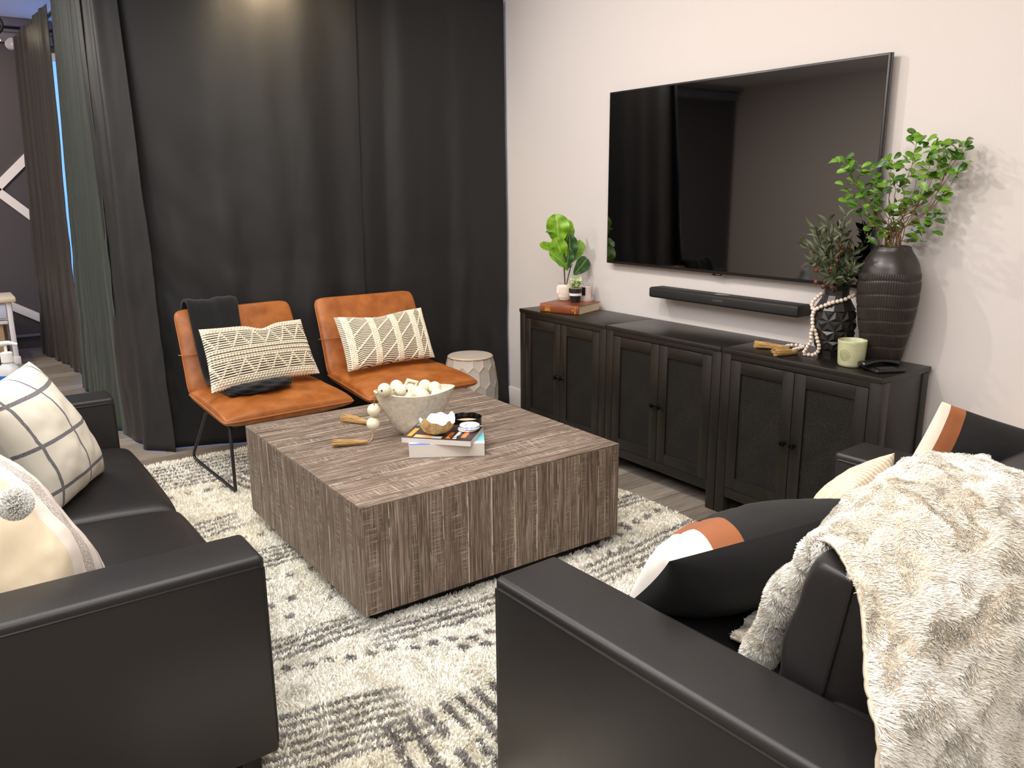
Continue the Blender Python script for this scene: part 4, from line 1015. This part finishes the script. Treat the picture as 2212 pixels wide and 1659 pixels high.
# sage mug
MC = (2.958, 1.812, CZ)
mg = thing('ceramic_cup', MC, 'pale sage green ceramic cup with a stamped circle, front of the black vases', 'cup')
t = NM('sage_glaze'); co = t.coord('Object'); n_ = t.noise(t.scale(co, (3, 3, 14)), 12, 4)
m_sage = t.p(col=t.mix(n_, lin(170, 172, 134), lin(196, 196, 160)), rough=.3)
g = lathe([(.040, 0), (.0475, .003), (.0505, .012), (.0535, .060), (.0555, .098), (.0560, .104), (.0545, .1065), (.0525, .104), (.050, .06), (.045, .02), (.01, .016)], MC, 72)
obj('body', g, m_sage, mg, angle=50)
g = G(); m_stamp = flat('stamp_ink', (118, 116, 78), .6); sc_a = math.radians(182)
def onmug(du, dz): 
    rr_ = .0532+.0006+(dz+.0)*.028; a_ = sc_a+du/.0535; return (MC[0]+rr_*math.cos(a_), MC[1]+rr_*math.sin(a_), MC[2]+.050+dz)
for R__, w__ in ((.021, .0005), (.0125, .0005), (.0055, .0005)):
    P = [onmug(R__*math.cos(q), R__*math.sin(q)) for q in np.linspace(0, 2*PI, 40, endpoint=False)]; tube(P, w__, 5, g=g, closed=True)
for q in np.linspace(0, 2*PI, 16, endpoint=False):
    tube([onmug(.0145*math.cos(q), .0145*math.sin(q)), onmug(.019*math.cos(q+.1), .019*math.sin(q+.1))], .0006, 5, g=g)
for q in np.linspace(0, 2*PI, 8, endpoint=False):
    tube([onmug(.0065*math.cos(q), .0065*math.sin(q)), onmug(.0105*math.cos(q), .0105*math.sin(q))], .0005, 5, g=g)
obj('stamped_circle', g, m_stamp, mg)
# cordless phone in its cradle
PH = thing('desk_phone', (2.97, 1.69, CZ), 'glossy black handset lying on a cradle at the cabinet end', 'phone')
RZ_ = math.radians(-25)
g = box((-.055, -.055, 0), (.075, .045, .016), .010, 3); g.V = [T2(v*np.array([1, 1, 1]), (2.972, 1.690, CZ), RZ_) for v in g.V]
obj('cradle', g, flat('satin_black_plastic', (26, 25, 25), .3), PH)
V = []; nP = 24
for i in range(nP):
    t_ = i/(nP-1); xx = -.075+.15*t_; zc = .020+.012*math.sin(PI*t_)+.004; wd_ = .024-.005*math.sin(PI*t_); hh = .009+.005*abs(2*t_-1)**2
    for a_ in np.linspace(0, 2*PI, 14, endpoint=False): V.append((xx, .018+wd_*math.cos(a_), zc+hh*math.sin(a_)))
g = G(); g.add(T2(V, (2.972, 1.690, CZ), RZ_), gridF(14, nP, wrap=True)+[tuple(range(13, -1, -1)), tuple((nP-1)*14+i for i in range(14))]); obj('handset', g, m_gloss_black, PH, angle=None)
g = G()
for i in range(4):
    for j in range(3): box((-.03+i*.018, -.045+j*.012, .016), (-.018+i*.018, -.036+j*.012, .0175), .0004, g=g)
g.V = [T2(v, (2.972, 1.690, CZ), RZ_) for v in g.V]; obj('keypad', g, flat('grey_keys', (60, 58, 58), .4), PH, smooth=False)

# stems in the tall vase
br_ = thing('green_branches', (TV_[0], TV_[1], CZ+.4), 'bright green leafy faux branches standing in the tall ribbed vase', 'branches')
Rt = [[3.12, 1.722, 1.666], [3.12, 1.697, 1.648], [3.12, 1.661, 1.638], [3.12, 1.554, 1.644], [3.12, 1.546, 1.633], [3.12, 1.577, 1.585], [3.12, 1.559, 1.576], [3.12, 1.629, 1.586], [3.12, 1.614, 1.611], [3.12, 1.6, 1.561], [3.12, 1.554, 1.535], [3.12, 1.623, 1.536], [3.12, 1.663, 1.579], [3.12, 1.674, 1.605], [3.12, 1.604, 1.452], [3.12, 1.616, 1.447], [3.12, 1.629, 1.366], [3.12, 1.614, 1.384], [3.12, 1.69, 1.426], [3.12, 1.667, 1.46], [3.12, 1.655, 1.511], [3.12, 1.703, 1.538], [3.12, 1.727, 1.589], [3.12, 1.75, 1.556]]
Lt = [[2.781, 1.8, 1.576], [2.798, 1.8, 1.56], [2.859, 1.8, 1.547], [2.878, 1.8, 1.522], [2.838, 1.8, 1.488], [2.833, 1.8, 1.429], [2.877, 1.8, 1.437], [2.921, 1.8, 1.445], [2.945, 1.8, 1.488], [2.988, 1.8, 1.513], [3.01, 1.8, 1.565], [3.071, 1.8, 1.583], [3.089, 1.8, 1.574], [2.976, 1.8, 1.401], [3.019, 1.8, 1.426], [2.999, 1.8, 1.356], [3.044, 1.8, 1.373], [3.061, 1.8, 1.461], [3.087, 1.8, 1.495], [3.152, 1.8, 1.504], [3.15, 1.78, 1.459], [3.13, 1.8, 1.531], [3.054, 1.8, 1.319], [3.1, 1.8, 1.335], [3.144, 1.8, 1.37], [3.15, 1.76, 1.396], [3.12, 1.73, 1.349], [3.13, 1.69, 1.31], [3.13, 1.67, 1.308], [3.02, 1.8, 1.283], [3.10, 1.78, 1.28], [3.14, 1.75, 1.276], [3.14, 1.73, 1.422], [3.13, 1.77, 1.423], [3.13, 1.76, 1.584]]
rs = np.random.RandomState(11); gs = G(); gl = G(); gd = G()
base_ = np.array([3.092, 1.762, 1.20])
for k, tgt in enumerate(Rt+Lt):
    tgt = np.array(tgt); b0 = base_+np.array([(rs.rand()-.5)*.06, (rs.rand()-.5)*.06, 0])
    mid = b0*.45+tgt*.55+np.array([(rs.rand()-.5)*.05, (rs.rand()-.5)*.05, .02]); mid[0] = min(mid[0], 3.17)
    hi = b0+np.array([0, 0, .09])+(tgt-b0)*.12
    P = smooth_path([b0, hi, mid, tgt], 22); P[3:-1] += rs.randn(18, 3)*.0022
    if k % 3 == 0 or k in (4, 8, 10): tube(P, np.linspace(.0022, .0011, 22), 5, g=gs)
    for q in range(6 if tgt[2] > 1.33 else 5):
        a_ = rs.rand()*2*PI; dr = np.array([math.cos(a_)*.8, math.sin(a_)*.8, rs.rand()*1.1-.25]); dr /= np.linalg.norm(dr); c_ = tgt+rs.randn(3)*.016
        L = .032+.016*rs.rand(); tp = c_+dr*L; tp[0] = min(tp[0], 3.2); c_[0] = min(c_[0], 3.19)
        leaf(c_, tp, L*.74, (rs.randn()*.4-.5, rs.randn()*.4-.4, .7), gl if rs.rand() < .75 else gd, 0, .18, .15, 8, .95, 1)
obj('stems', gs, m_twig, br_, angle=None); obj('foliage', gl, m_leaf, br_, angle=None); obj('deep_green_foliage', gd, m_leaf_d, br_, angle=None).name = 'dark_foliage'  # random share of the leaves in a deeper green
# olive stems
ol = thing('olive_branches', (VC[0], VC[1], CZ+.25), 'grey-green faux olive branches with red berries in the faceted vase', 'branches')
tips = [(2.862, 1.96, 1.338), (2.794, 1.96, 1.278), (2.93, 1.95, 1.35), (3.02, 1.93, 1.37), (3.10, 1.98, 1.312), (3.137, 1.96, 1.195), (2.833, 1.94, 1.213), (2.962, 1.96, 1.279), (3.16, 1.96, 1.231), (3.048, 1.90, 1.238), (2.87, 1.88, 1.15), (3.0, 1.87, 1.17), (3.12, 1.90, 1.14), (3.07, 1.99, 1.33), (2.99, 2.02, 1.30)]
gs = G(); gl = G(); rs = np.random.RandomState(4)
for tp in tips:
    b0 = VC+np.array([(rs.rand()-.5)*.04, (rs.rand()-.5)*.04, .26]); tp = np.array(tp); md_ = (b0+tp)/2+np.array([rs.randn()*.01, rs.randn()*.01, .03])
    P = smooth_path([b0, b0*.8+tp*.2+np.array([0, 0, .03]), md_, tp], 26); tube(P, .0013, 5, g=gs)
    for i in range(3, 26):
        for s_ in (-1, 1):
            if rs.rand() < .25: continue
            T_ = P[min(i+1, 25)]-P[i-1]; T_ /= np.linalg.norm(T_); sd = np.cross(T_, rs.randn(3)); sd /= np.linalg.norm(sd)
            L = .042+.026*rs.rand(); e_ = P[i]+(T_*.75+sd*.65)*L; e_[0] = min(e_[0], 3.205)
            leaf(P[i], e_, L*.24, rs.randn(3), gl, 0, .2, .25, 5, .9)
obj('stems', gs, m_stem_d, ol, angle=None); obj('foliage', gl, m_olive, ol, angle=None)
for p in ((2.85, 1.93, 1.17), (2.84, 1.92, 1.125), (2.875, 1.91, 1.105), (2.92, 1.90, 1.10), (2.905, 1.90, 1.175), (3.0, 1.93, 1.26), (3.01, 1.93, 1.235), (3.06, 1.93, 1.25), (3.08, 1.90, 1.16), (3.10, 1.88, 1.14), (2.985, 1.93, 1.20), (2.89, 1.90, 1.12)):
    obj('berry', sphere(p, .0085, 12, sc=(1, 1, 1.2)), m_berry, ol)

# bead garland on the faceted vase
bg = thing('bead_garland', (2.95, 2.05, CZ), 'pale wood bead garland with jute tassels wound round the faceted vase', 'garland')
loopx = []
for q in np.linspace(0, 1, 30):
    a_ = math.radians(320-q*170-0)   # not used for placement of the visible front run
paths = dict(
 front=[[3.118, 1.915, 1.058], [3.100, 1.905, 1.056], [3.0823, 1.903, 1.0553], [3.065, 1.900, 1.052], [3.0477, 1.9016, 1.0496], [3.026, 1.9038, 1.0435], [3.0086, 1.9109, 1.0386], [2.9975, 1.9201, 1.0347], [2.9867, 1.9316, 1.0306], [2.9789, 1.9429, 1.0244], [2.9737, 1.9559, 1.0176], [2.9704, 1.9724, 1.0103], [2.9692, 1.9881, 1.0009], [2.9705, 2.0015, .9935]],
 back=[[3.045, 2.028, 1.050], [3.028, 2.03, 1.041], [3.012, 2.032, 1.031], [2.996, 2.033, 1.02], [2.984, 2.028, 1.008], [2.975, 2.018, .997]],
 d1=[[2.9687, 2.0079, .9812], [2.968, 2.0106, .9673], [2.9622, 2.0053, .9529], [2.9583, 2.0012, .9382], [2.9585, 1.9978, .923], [2.9559, 1.986, .9085], [2.956, 1.9784, .894], [2.9569, 1.9733, .879], [2.9605, 1.9699, .864], [2.9658, 1.9677, .849], [2.9724, 1.9706, .834], [2.9795, 1.9784, .8191], [2.985, 1.992, .807], [2.988, 2.008, .7985], [2.985, 2.025, .7975], [2.982, 2.042, .7975]],
 d2=[[2.9377, 1.9868, .913], [2.9402, 1.9915, .8965], [2.9424, 1.9916, .8806], [2.9488, 1.9945, .8637], [2.954, 2.0051, .849], [2.962, 2.018, .835], [2.970, 2.030, .821], [2.976, 2.041, .808]],
 surf=[[3.032, 2.169, .797], [3.048, 2.185, .797], [3.066, 2.196, .797], [3.085, 2.200, .797], [3.104, 2.196, .797], [3.119, 2.184, .797], [3.127, 2.167, .797], [3.122, 2.149, .797], [3.106, 2.138, .797], [3.087, 2.134, .797], [3.068, 2.134, .797], [3.049, 2.133, .797], [3.030, 2.13, .797], [3.013, 2.122, .797], [2.998, 2.11, .797], [2.984, 2.096, .797]])
for kk, L_ in paths.items():
    for p in L_:
        e = .012 if kk in ('front', 'back') else 0
        q = np.array(p); 
        
        d = q[:2]-VC[:2]; q[:2] = VC[:2]+d/np.linalg.norm(d)*max(np.linalg.norm(d), vr(max(q[2]-CZ, 0))+.0105)
        obj('bead', sphere(tuple(q), .0086, 12), m_bead_s, bg)
def tassel(a, b, r0, r1, parent, seed=0, nst=70, wrap=True, name='tassel'):
    a = np.array(a, float); b = np.array(b, float); d = b-a; L = np.linalg.norm(d); d /= L; up_ = np.array([0, 0, 1.0]); s = np.cross(d, up_); s /= np.linalg.norm(s); u = np.cross(s, d)
    rs = np.random.RandomState(seed); g = G()
    for k in range(nst):
        q = rs.rand()*2*PI; rr = math.sqrt(rs.rand()); P = []
        for t_ in np.linspace(0, 1, 6):
            R = (r0+(r1-r0)*t_**.8)*rr; off = s*math.cos(q)*R+u*math.sin(q)*R*.8; pnt = a+d*L*t_*(.92+.12*rs.rand())+off+rs.randn(3)*r1*.06*t_
            P.append(pnt)
        P = np.array(P); P[:, 2] = np.maximum(P[:, 2], min(a[2], b[2])-r1*.75)
        tube(P, r1*.085, 4, g=g)
    if wrap: tube([a-d*.002, a+d*L*.26], r0*1.15, 12, g=g)
    return obj(name, g, m_rope, parent, angle=None)
tassel((3.025, 2.165, .800), (2.962, 2.285, .806), .009, .020, bg, 1, 100)
tassel((2.982, 2.085, .800), (2.872, 2.115, .806), .010, .021, bg, 2, 100)
obj('cord', tube([(3.032, 2.169, .797), (3.02, 2.168, .799)], .002, 6), m_rope, bg)

# ================================================================== ON THE COFFEE TABLE
TT = TZ1
# boat bowl
BC = np.array([1.592, 2.962, TT]); ba = math.radians(-19.5)
bw = thing('bowl', tuple(BC), 'off-white stone boat-shaped bowl filled with ivory beads on the coffee table', 'bowl')
def bowl_surf(f, zoff=0, n=96):
    out = []
    for t_ in f:
        th = np.linspace(0, 2*PI, n, endpoint=False)
        e = .045+(1-.045)*0
        a_ = .052+(.158-.052)*t_**.62; b_ = .045+(.106-.045)*t_**.62
        x_ = np.sign(np.cos(th))*np.abs(np.cos(th))**1.0*a_*(1+.10*t_*np.abs(np.cos(th))**6); y_ = np.sin(th)*b_*(1-.10*t_*np.abs(np.cos(th))**2)
        z_ = .006+.184*t_+ .012*t_**3*np.abs(np.cos(th))**2-.0
        out.append((x_, y_, z_*np.ones(n)))
    return out
n = 96; V = []; fo_ = np.linspace(0, 1, 22)
for (x_, y_, z_) in bowl_surf(fo_): V.append(np.stack([x_, y_, z_], 1))
for (x_, y_, z_), t_ in zip(bowl_surf(fo_[::-1][:18]), fo_[::-1][:18]): V.append(np.stack([x_*.945, y_*.92, z_+.002], 1))
nr_ = len(V); V = np.concatenate([T2(v, BC, ba) for v in V]); g = G(); g.add(V, gridF(n, nr_, wrap=True)); g.add(V[:n]-np.array([0, 0, .006]), [tuple(range(n-1, -1, -1))]); g.add(np.concatenate([V[:n]-np.array([0, 0, .006]), V[:n]]), gridF(n, 2, wrap=True)); g.add(V[-n:], [tuple(range(n))])
obj('shell', g, m_bowl, bw, angle=60)
# large bead garland
bgl = thing('bead_garland', (1.5, 3.0, TT+.1), 'large ivory bead garland spilling from the stone bowl with jute tassels', 'garland')
balls = [(1.445, 2.948, .692), (1.55, 3.045, .672), (1.515, 2.935, .680), (1.539, 2.925, .650), (1.645, 2.965, .675), (1.675, 2.935, .668), (1.609, 2.967, .650), (1.610, 2.925, .645), (1.668, 2.900, .645), (1.48, 2.99, .655),
         (1.425, 3.015, .594), (1.418, 3.015, .536), (1.56, 2.99, .65), (1.60, 3.02, .66), (1.50, 3.03, .63), (1.64, 3.0, .63), (1.57, 2.95, .61), (1.71, 2.915, .64)]
for k, p in enumerate(balls):
    b = obj('bead', sphere(p, .0285, 24), m_bead, bgl)
    if k in (0, 2):
        d = np.array([-.75, -.62, .1]) if k == 0 else np.array([.45, -.85, .1]); d /= np.linalg.norm(d); obj('bead_hole', tube([np.array(p)+d*.0255, np.array(p)+d*.0288], .0045, 12), m_hole, b)
# wooden chain links between the beads
for (c_, r_) in (((1.49, 2.955, .672), .3), ((1.60, 3.01, .680), -.4)):
    P = [(c_[0]+.030*math.cos(q)*math.cos(r_), c_[1]+.030*math.cos(q)*math.sin(r_), c_[2]+.022*math.sin(q)) for q in np.linspace(0, 2*PI, 5)[:-1]+.4]
    obj('wooden_link', tube(P, .009, 8, closed=True), m_bead, bgl)
obj('cord', tube(smooth_path([(1.432, 2.945, .70), (1.412, 2.965, .67), (1.418, 2.995, .63), (1.425, 3.015, .594), (1.418, 3.015, .536), (1.412, 3.012, .505), (1.405, 3.0, .485), (1.385, 2.975, .479), (1.365, 2.955, .480), (1.355, 2.95, .481)], 40), .0022, 6), m_rope, bgl)
tassel((1.358, 2.95, .484), (1.232, 3.005, .488), .006, .018, bgl, 3, 110)
tassel((1.49, 3.20, .484), (1.425, 3.335, .487), .008, .024, bgl, 4, 110)
# books
def bookset():
    b1 = thing('book', (1.6, 2.66, TT), 'thick white-paged paperback, the lower book on the coffee table', 'book', 'paperbacks stacked on the coffee table')
    A = np.array([1.414, 2.695]); B = np.array([1.666, 2.541]); u = (B-A)/np.linalg.norm(B-A); w = np.array([-u[1], u[0]])*.24
    obj('pages', prism([A, B, B+w, A+w], TT+.001, TT+.052), m_pages, b1, smooth=False)
    obj('cover', prism([A-u*.001, B+u*.001, B+u*.001+w, A-u*.001+w], TT+.052, TT+.0532), flat('white_cover', (232, 232, 230), .4), b1, smooth=False)
    L = np.linalg.norm(B-A)
    obj('blue_flash', prism([A+u*.0, A+u*.085, A+u*.085+w*.06, A+w*.06], TT+.0532, TT+.0537), flat('blue_ink', (58, 96, 190), .4), b1, smooth=False)
    obj('cyan_photo', prism([B-u*.075+w*.12, B+w*.12, B+w*.9, B-u*.075+w*.9], TT+.0532, TT+.0536), flat('cyan_ink', (118, 206, 226), .4), b1, smooth=False)
    z = TT+.0538
    b2 = thing('book', (1.55, 2.72, z), 'dark covered paperback with orange lettering, on top of the white-paged book', 'book', 'paperbacks stacked on the coffee table')
    A = np.array([1.408, 2.742]); B = np.array([1.598, 2.535]); u = (B-A)/np.linalg.norm(B-A); w = np.array([-u[1], u[0]])*.205
    obj('pages', prism([A, B, B+w, A+w], z, z+.0205), m_pages, b2, smooth=False)
    obj('cover', prism([A, B, B+w, A+w], z+.0205, z+.0215), flat('dark_cover', (58, 46, 44), .3), b2, smooth=False)
    zz = z+.0216; L = np.linalg.norm(B-A)
    def patch(name, s0, s1, t0, t1, rgb, k=0, sk=0): obj(name, prism([A+u*L*s0+w*t0, A+u*L*s1+w*(t0), A+u*L*(s1+sk)+w*t1, A+u*L*(s0+sk)+w*t1], zz, zz+.0003+k*.0002), flat('ink_%d_%d_%d' % rgb, rgb, .35), b2, smooth=False)
    patch('orange_bar', .05, .12, .10, .62, (238, 158, 66)); patch('blue_photo', .02, .30, .80, .98, (96, 150, 186))
    patch('food_photo', .16, .42, .05, .22, (226, 184, 140)); patch('pale_photo', .42, .56, .05, .18, (206, 222, 220), 0)
    patch('orange_bar', .62, .68, .08, .48, (222, 120, 50)); patch('white_letters', .72, .77, .08, .55, (232, 226, 220)); patch('orange_bar', .82, .89, .18, .62, (222, 128, 66))
    p = A+u*L*.775+w*.12; text_mesh('cover_title', 'C', .05, .0003, flat('title_ink', (24, 20, 20), .4), b2, Vector((p[0], p[1], zz+.0008))-Vector(b2.location), (0, 0, math.atan2(w[1], w[0])))
    return zz+.0005
ZB = bookset()
# geode bowl
GC = np.array([1.545, 2.70, ZB+.001]); rs = np.random.RandomState(2)
gb = thing('geode_bowl', tuple(GC), 'rough golden geode bowl with a white crystal inside, on the books', 'bowl')
n = 72; V = []; col_ = []
nzv = fbm(np.arange(n)/6.0, np.zeros(n), 8)
for ring, (rr, z_) in enumerate([(.018, 0), (.036, .004), (.054, .016), (.066, .032), (.071, .048), (.073, .060)]):
    th = np.linspace(0, 2*PI, n, endpoint=False); j_ = 1+.10*(fbm(np.cos(th)*5+9+ring*.4, np.sin(th)*5+ring*.6, 6)-.5)*2
    jag = (.009*np.sin(th*2.0+.8)+.007*np.sin(th*5+2)+.005*np.sin(th*9+1)) if ring == 5 else ((.5*(.006*np.sin(th*2+.8)+.005*np.sin(th*5+2))) if ring == 4 else 0)
    V.append(np.stack([rr*np.cos(th)*j_*1.02, rr*np.sin(th)*j_*.92, z_+jag*np.ones(n)], 1))
outer = [v.copy() for v in V]; gi = G(); Vo = np.concatenate(V)+GC; go = G(); go.add(Vo, gridF(n, 6, wrap=True)+[tuple(range(n-1, -1, -1))])
t = NM('gold_crust'); co = t.coord('Object'); n_ = t.noise(co, 45, 5, .7, 1.0); m_crust = t.p(col=t.mix(t.ramp(n_, [(.35, white(0)), (.65, white(1))]), lin(204, 158, 84), lin(244, 222, 172)), rough=.6, normal=t.bump(n_, 1.0, .008))
obj('crust', go, m_crust, gb, angle=None)
V = [outer[5]]+[o_*np.array([.84, .84, 1])+np.array([0, 0, .004]) for o_ in outer[::-1][1:]]
g = G(); g.add(np.concatenate(V)+GC, gridF(n, 6, wrap=True)+[tuple(range(5*n, 6*n))])
obj('crystal_lining', g, NM('white_crystal').p(col=lin(240, 236, 230), rough=.3, normal=None) if False else flat('white_crystal', (242, 238, 232), .35), gb, angle=30)
# marble coasters
t = NM('blue_marble'); n_ = t.noise(t.coord('Object'), 38, 4, .6, 2.0); m_marble = t.p(col=t.ramp(n_, [(.40, lin(236, 236, 240)), (.55, lin(214, 222, 234)), (.62, lin(84, 108, 160)), (.68, lin(234, 236, 240))]), rough=.2)
for k, (dx, dy) in enumerate(((-.004, .003), (.002, -.002), (.004, .002))):
    cc = (1.672+dx, 2.662+dy, ZB+.001+.0075*k)
    o = obj('coaster', lathe([(.036, 0), (.040, .001), (.041, .004), (.040, .0068), (.036, .0072)], cc, 56), m_marble)
    tag(o, ['round blue-veined marble coaster at the bottom of the stack by the geode', 'round marble coaster in the middle of the stack of three', 'round blue-veined marble coaster on top of the stack beside the geode'][k], 'coaster', 'marble coasters on the books')
# candle tin
CC = (1.80, 2.885, TT)
cn = thing('candle', CC, 'wide black glass candle with cream wax behind the coasters', 'candle')
obj('vessel', lathe([(.060, 0), (.065, .003), (.066, .05), (.067, .060), (.0655, .061), (.0635, .058), (.0625, .006)], CC, 64), m_gloss_black, cn)
obj('wax', lathe([(.0622, .006), (.0622, .034), (.03, .0335), (.003, .033)], CC, 48), flat('cream_wax', (236, 208, 168), .5), cn)
for dx in (-.015, .018): obj('wick', tube([(CC[0]+dx, CC[1], CC[2]+.033), (CC[0]+dx, CC[1], CC[2]+.040)], .0016, 6), m_hole, cn)

# ================================================================== LEFT BACKGROUND
wc = thing('white_cabinet', (.25, 8.55, 0), 'distressed white side cabinet with wood panel door by the dark wall', 'cabinet')
m_wp = flat('distressed_white', (226, 222, 228), .5); t = NM('light_wood_panel'); n_ = t.noise(t.scale(t.coord('Object'), (2, 2, 14)), 8, 4); m_lw = t.p(col=t.mix(n_, lin(150, 122, 92), lin(196, 168, 134)), rough=.6)
wa = -.12
def wbox(a, b, bev=.004): return box(a, b, bev, rot=0)
obj('cabinet_top', wbox((-.12, 8.29, .555), (.555, 8.75, .60), .012), flat('cream_top', (232, 214, 186), .5), wc)
obj('drawer_front', wbox((-.08, 8.315, .42), (.47, 8.335, .535)), flat('pale_blue_white', (206, 214, 238), .5), wc)
obj('body', wbox((-.10, 8.335, .40), (.52, 8.72, .555)), m_wp, wc)
obj('apron', wbox((-.08, 8.32, .365), (.47, 8.335, .395)), m_wp, wc)
obj('door', wbox((-.06, 8.345, .09), (.43, 8.36, .36)), m_lw, wc)
obj('back_panel', wbox((-.08, 8.70, .08), (.50, 8.715, .40)), m_lw, wc)
for xx, yy in ((.475, 8.32), (-.10, 8.32), (.475, 8.68), (-.10, 8.68)):
    obj('post', wbox((xx, yy, .06), (xx+.04, yy+.04, .555)), m_wp, wc); obj('foot', wbox((xx-.008, yy-.008, .0), (xx+.052, yy+.052, .07), .006), m_wp, wc)
# end table with sanitizer bottles, behind the left sofa
et = thing('side_table', (.12, 4.35, 0), 'small dark side table behind the far arm of the left sofa', 'side table')
obj('tabletop', box((-.20, 4.12, .50), (.36, 4.56, .53), .005), m_cab, et)
for xx in (-.18, .31):
    for yy in (4.14, 4.51): obj('leg', box((xx, yy, 0), (xx+.03, yy+.03, .50), .003), m_cab, et)
def bottle(c, label, blue=True, s=1.0):
    b = thing('pump_bottle', c, label, 'bottle', 'pump bottles on the side table')
    obj('bottle_body', lathe([(.030*s, 0), (.036*s, .004*s), (.037*s, .03*s), (.037*s, .13*s), (.030*s, .155*s), (.016*s, .168*s), (.014*s, .175*s)], c, 40), m_clear, b)
    obj('pump', tube([(c[0], c[1], c[2]+.200*s), (c[0], c[1], c[2]+.235*s)], .005*s, 10, g=lathe([(.0195*s, .172*s), (.0195*s, .205*s), (.012*s, .208*s)], c, 24)), m_pw, b)
    obj('nozzle', tube([(c[0]-.018*s, c[1], c[2]+.238*s), (c[0]+.010*s, c[1]-.006*s, c[2]+.240*s), (c[0]+.036*s, c[1]-.012*s, c[2]+.232*s)], [.009*s, .008*s, .005*s], 10), m_pw, b)
    th = np.linspace(math.radians(-150), math.radians(-20), 24)
    def wrap_(z0, z1, r, name, mt):
        V = [(c[0]+r*math.cos(a), c[1]+r*math.sin(a), c[2]+z0*s) for a in th]+[(c[0]+r*math.cos(a), c[1]+r*math.sin(a), c[2]+z1*s) for a in th]
        g = G(); g.add(V, gridF(24, 2)); return obj(name, g, mt, b, angle=None)
    wrap_(.015, .112, .0374*s, 'paper_label', flat('paper_label', (226, 224, 222), .5))
    if blue: wrap_(.113, .128, .0376*s, 'blue_band', flat('blue_band', (30, 112, 200), .4))
    return b
m_clear = NM('clear_plastic').p(col=(.93, .95, .95, 1), rough=.08, trans=.45, ior=1.4); m_pw = flat('white_plastic', (238, 236, 230), .35)
BB = (.215, 4.25, .53); b1 = bottle(BB, 'clear pump bottle of hand sanitizer with a blue band label behind the grid cushion', True, 1.28)
for i_, (tx, dz) in enumerate((('Hand', .094), ('Sanitizer', .072), ('Gel', .050))):
    text_mesh('label_text', tx, .030, .0004, flat('label_ink', (92, 86, 86), .5), b1, (-.022, -.0487, dz*1.28-.005), (PI/2, 0, math.radians(-12)))
bottle((.135, 4.33, .53), 'clear pump bottle at the very left edge beside the sanitizer bottle', False, 1.15)
# track light on the ceiling
tl = thing('track_light', (.62, 7.6, 2.95), 'small black ring track lamp glowing at the top left corner', 'ceiling lamp')
C0 = np.array([.585, 7.2, 2.66])
obj('mounting_rod', tube([(C0[0], C0[1], 3.0), (C0[0], C0[1], C0[2]+.07)], .008, 8), m_metal_black, tl)
obj('ring', tube([(C0[0]+.07*math.cos(q), C0[1], C0[2]+.07*math.sin(q)) for q in np.linspace(0, 2*PI, 32, endpoint=False)], .009, 8, closed=True), m_metal_black, tl)
obj('lamp_head', tube([C0+np.array([0, 0, -.03]), C0+np.array([.0, -.0, -.11])], [.03, .045], 20), NM('lamp_glow').p(col=(1, .9, .7, 1), em=(1, .86, .6, 1), ems=6.0), tl)
# rattan basket by the wall
bs = thing('rattan_basket', (3.05, 1.2, 0), 'wood-framed woven rattan hamper against the wall behind the loveseat', 'basket')
m_tanwood = flat('pale_oak', (190, 140, 92), .55)
BX0, BX1, BY0, BY1, BZ = 2.86, 3.19, .80, 1.30, .60
t = NM('rattan_weave'); s = t.sep(t.coord('Object')); a_ = t.math('SINE', t.math('MULTIPLY', t.math('ADD', s[0], s[1]), 190)); b_ = t.math('SINE', t.math('MULTIPLY', s[2], 190)); h_ = t.math('MULTIPLY', a_, b_)
m_rat = t.p(col=t.mix(t.math('GREATER_THAN', h_, 0.0), lin(112, 76, 42), lin(222, 190, 128)), rough=.6, normal=t.bump(h_, .6, .004))
g = box((BX0, BY0, BZ-.03), (BX1, BY0+.03, BZ), .004); box((BX0, BY1-.03, BZ-.03), (BX1, BY1, BZ), .004, g=g); box((BX0, BY0+.03, BZ-.03), (BX0+.03, BY1-.03, BZ), .004, g=g); box((BX1-.03, BY0+.03, BZ-.03), (BX1, BY1-.03, BZ), .004, g=g)
obj('frame', g, m_tanwood, bs)
obj('woven_sides', box((BX0+.01, BY0+.01, .0), (BX1-.01, BY1-.01, BZ-.031), .01), m_rat, bs)
g = G()
for i_ in range(9): tube([(BX0+.035, BY1-.06-i_*.045, BZ-.022), (BX1-.035, BY1-.06-i_*.045, BZ-.022)], .010, 8, g=g)
for i_ in range(6): tube([(BX0+.055+i_*.042, BY0+.035, BZ-.016), (BX0+.055+i_*.042, BY1-.035, BZ-.016)], .008, 8, g=g)
obj('woven_lid', g, flat('rattan_cane', (224, 196, 138), .6), bs)
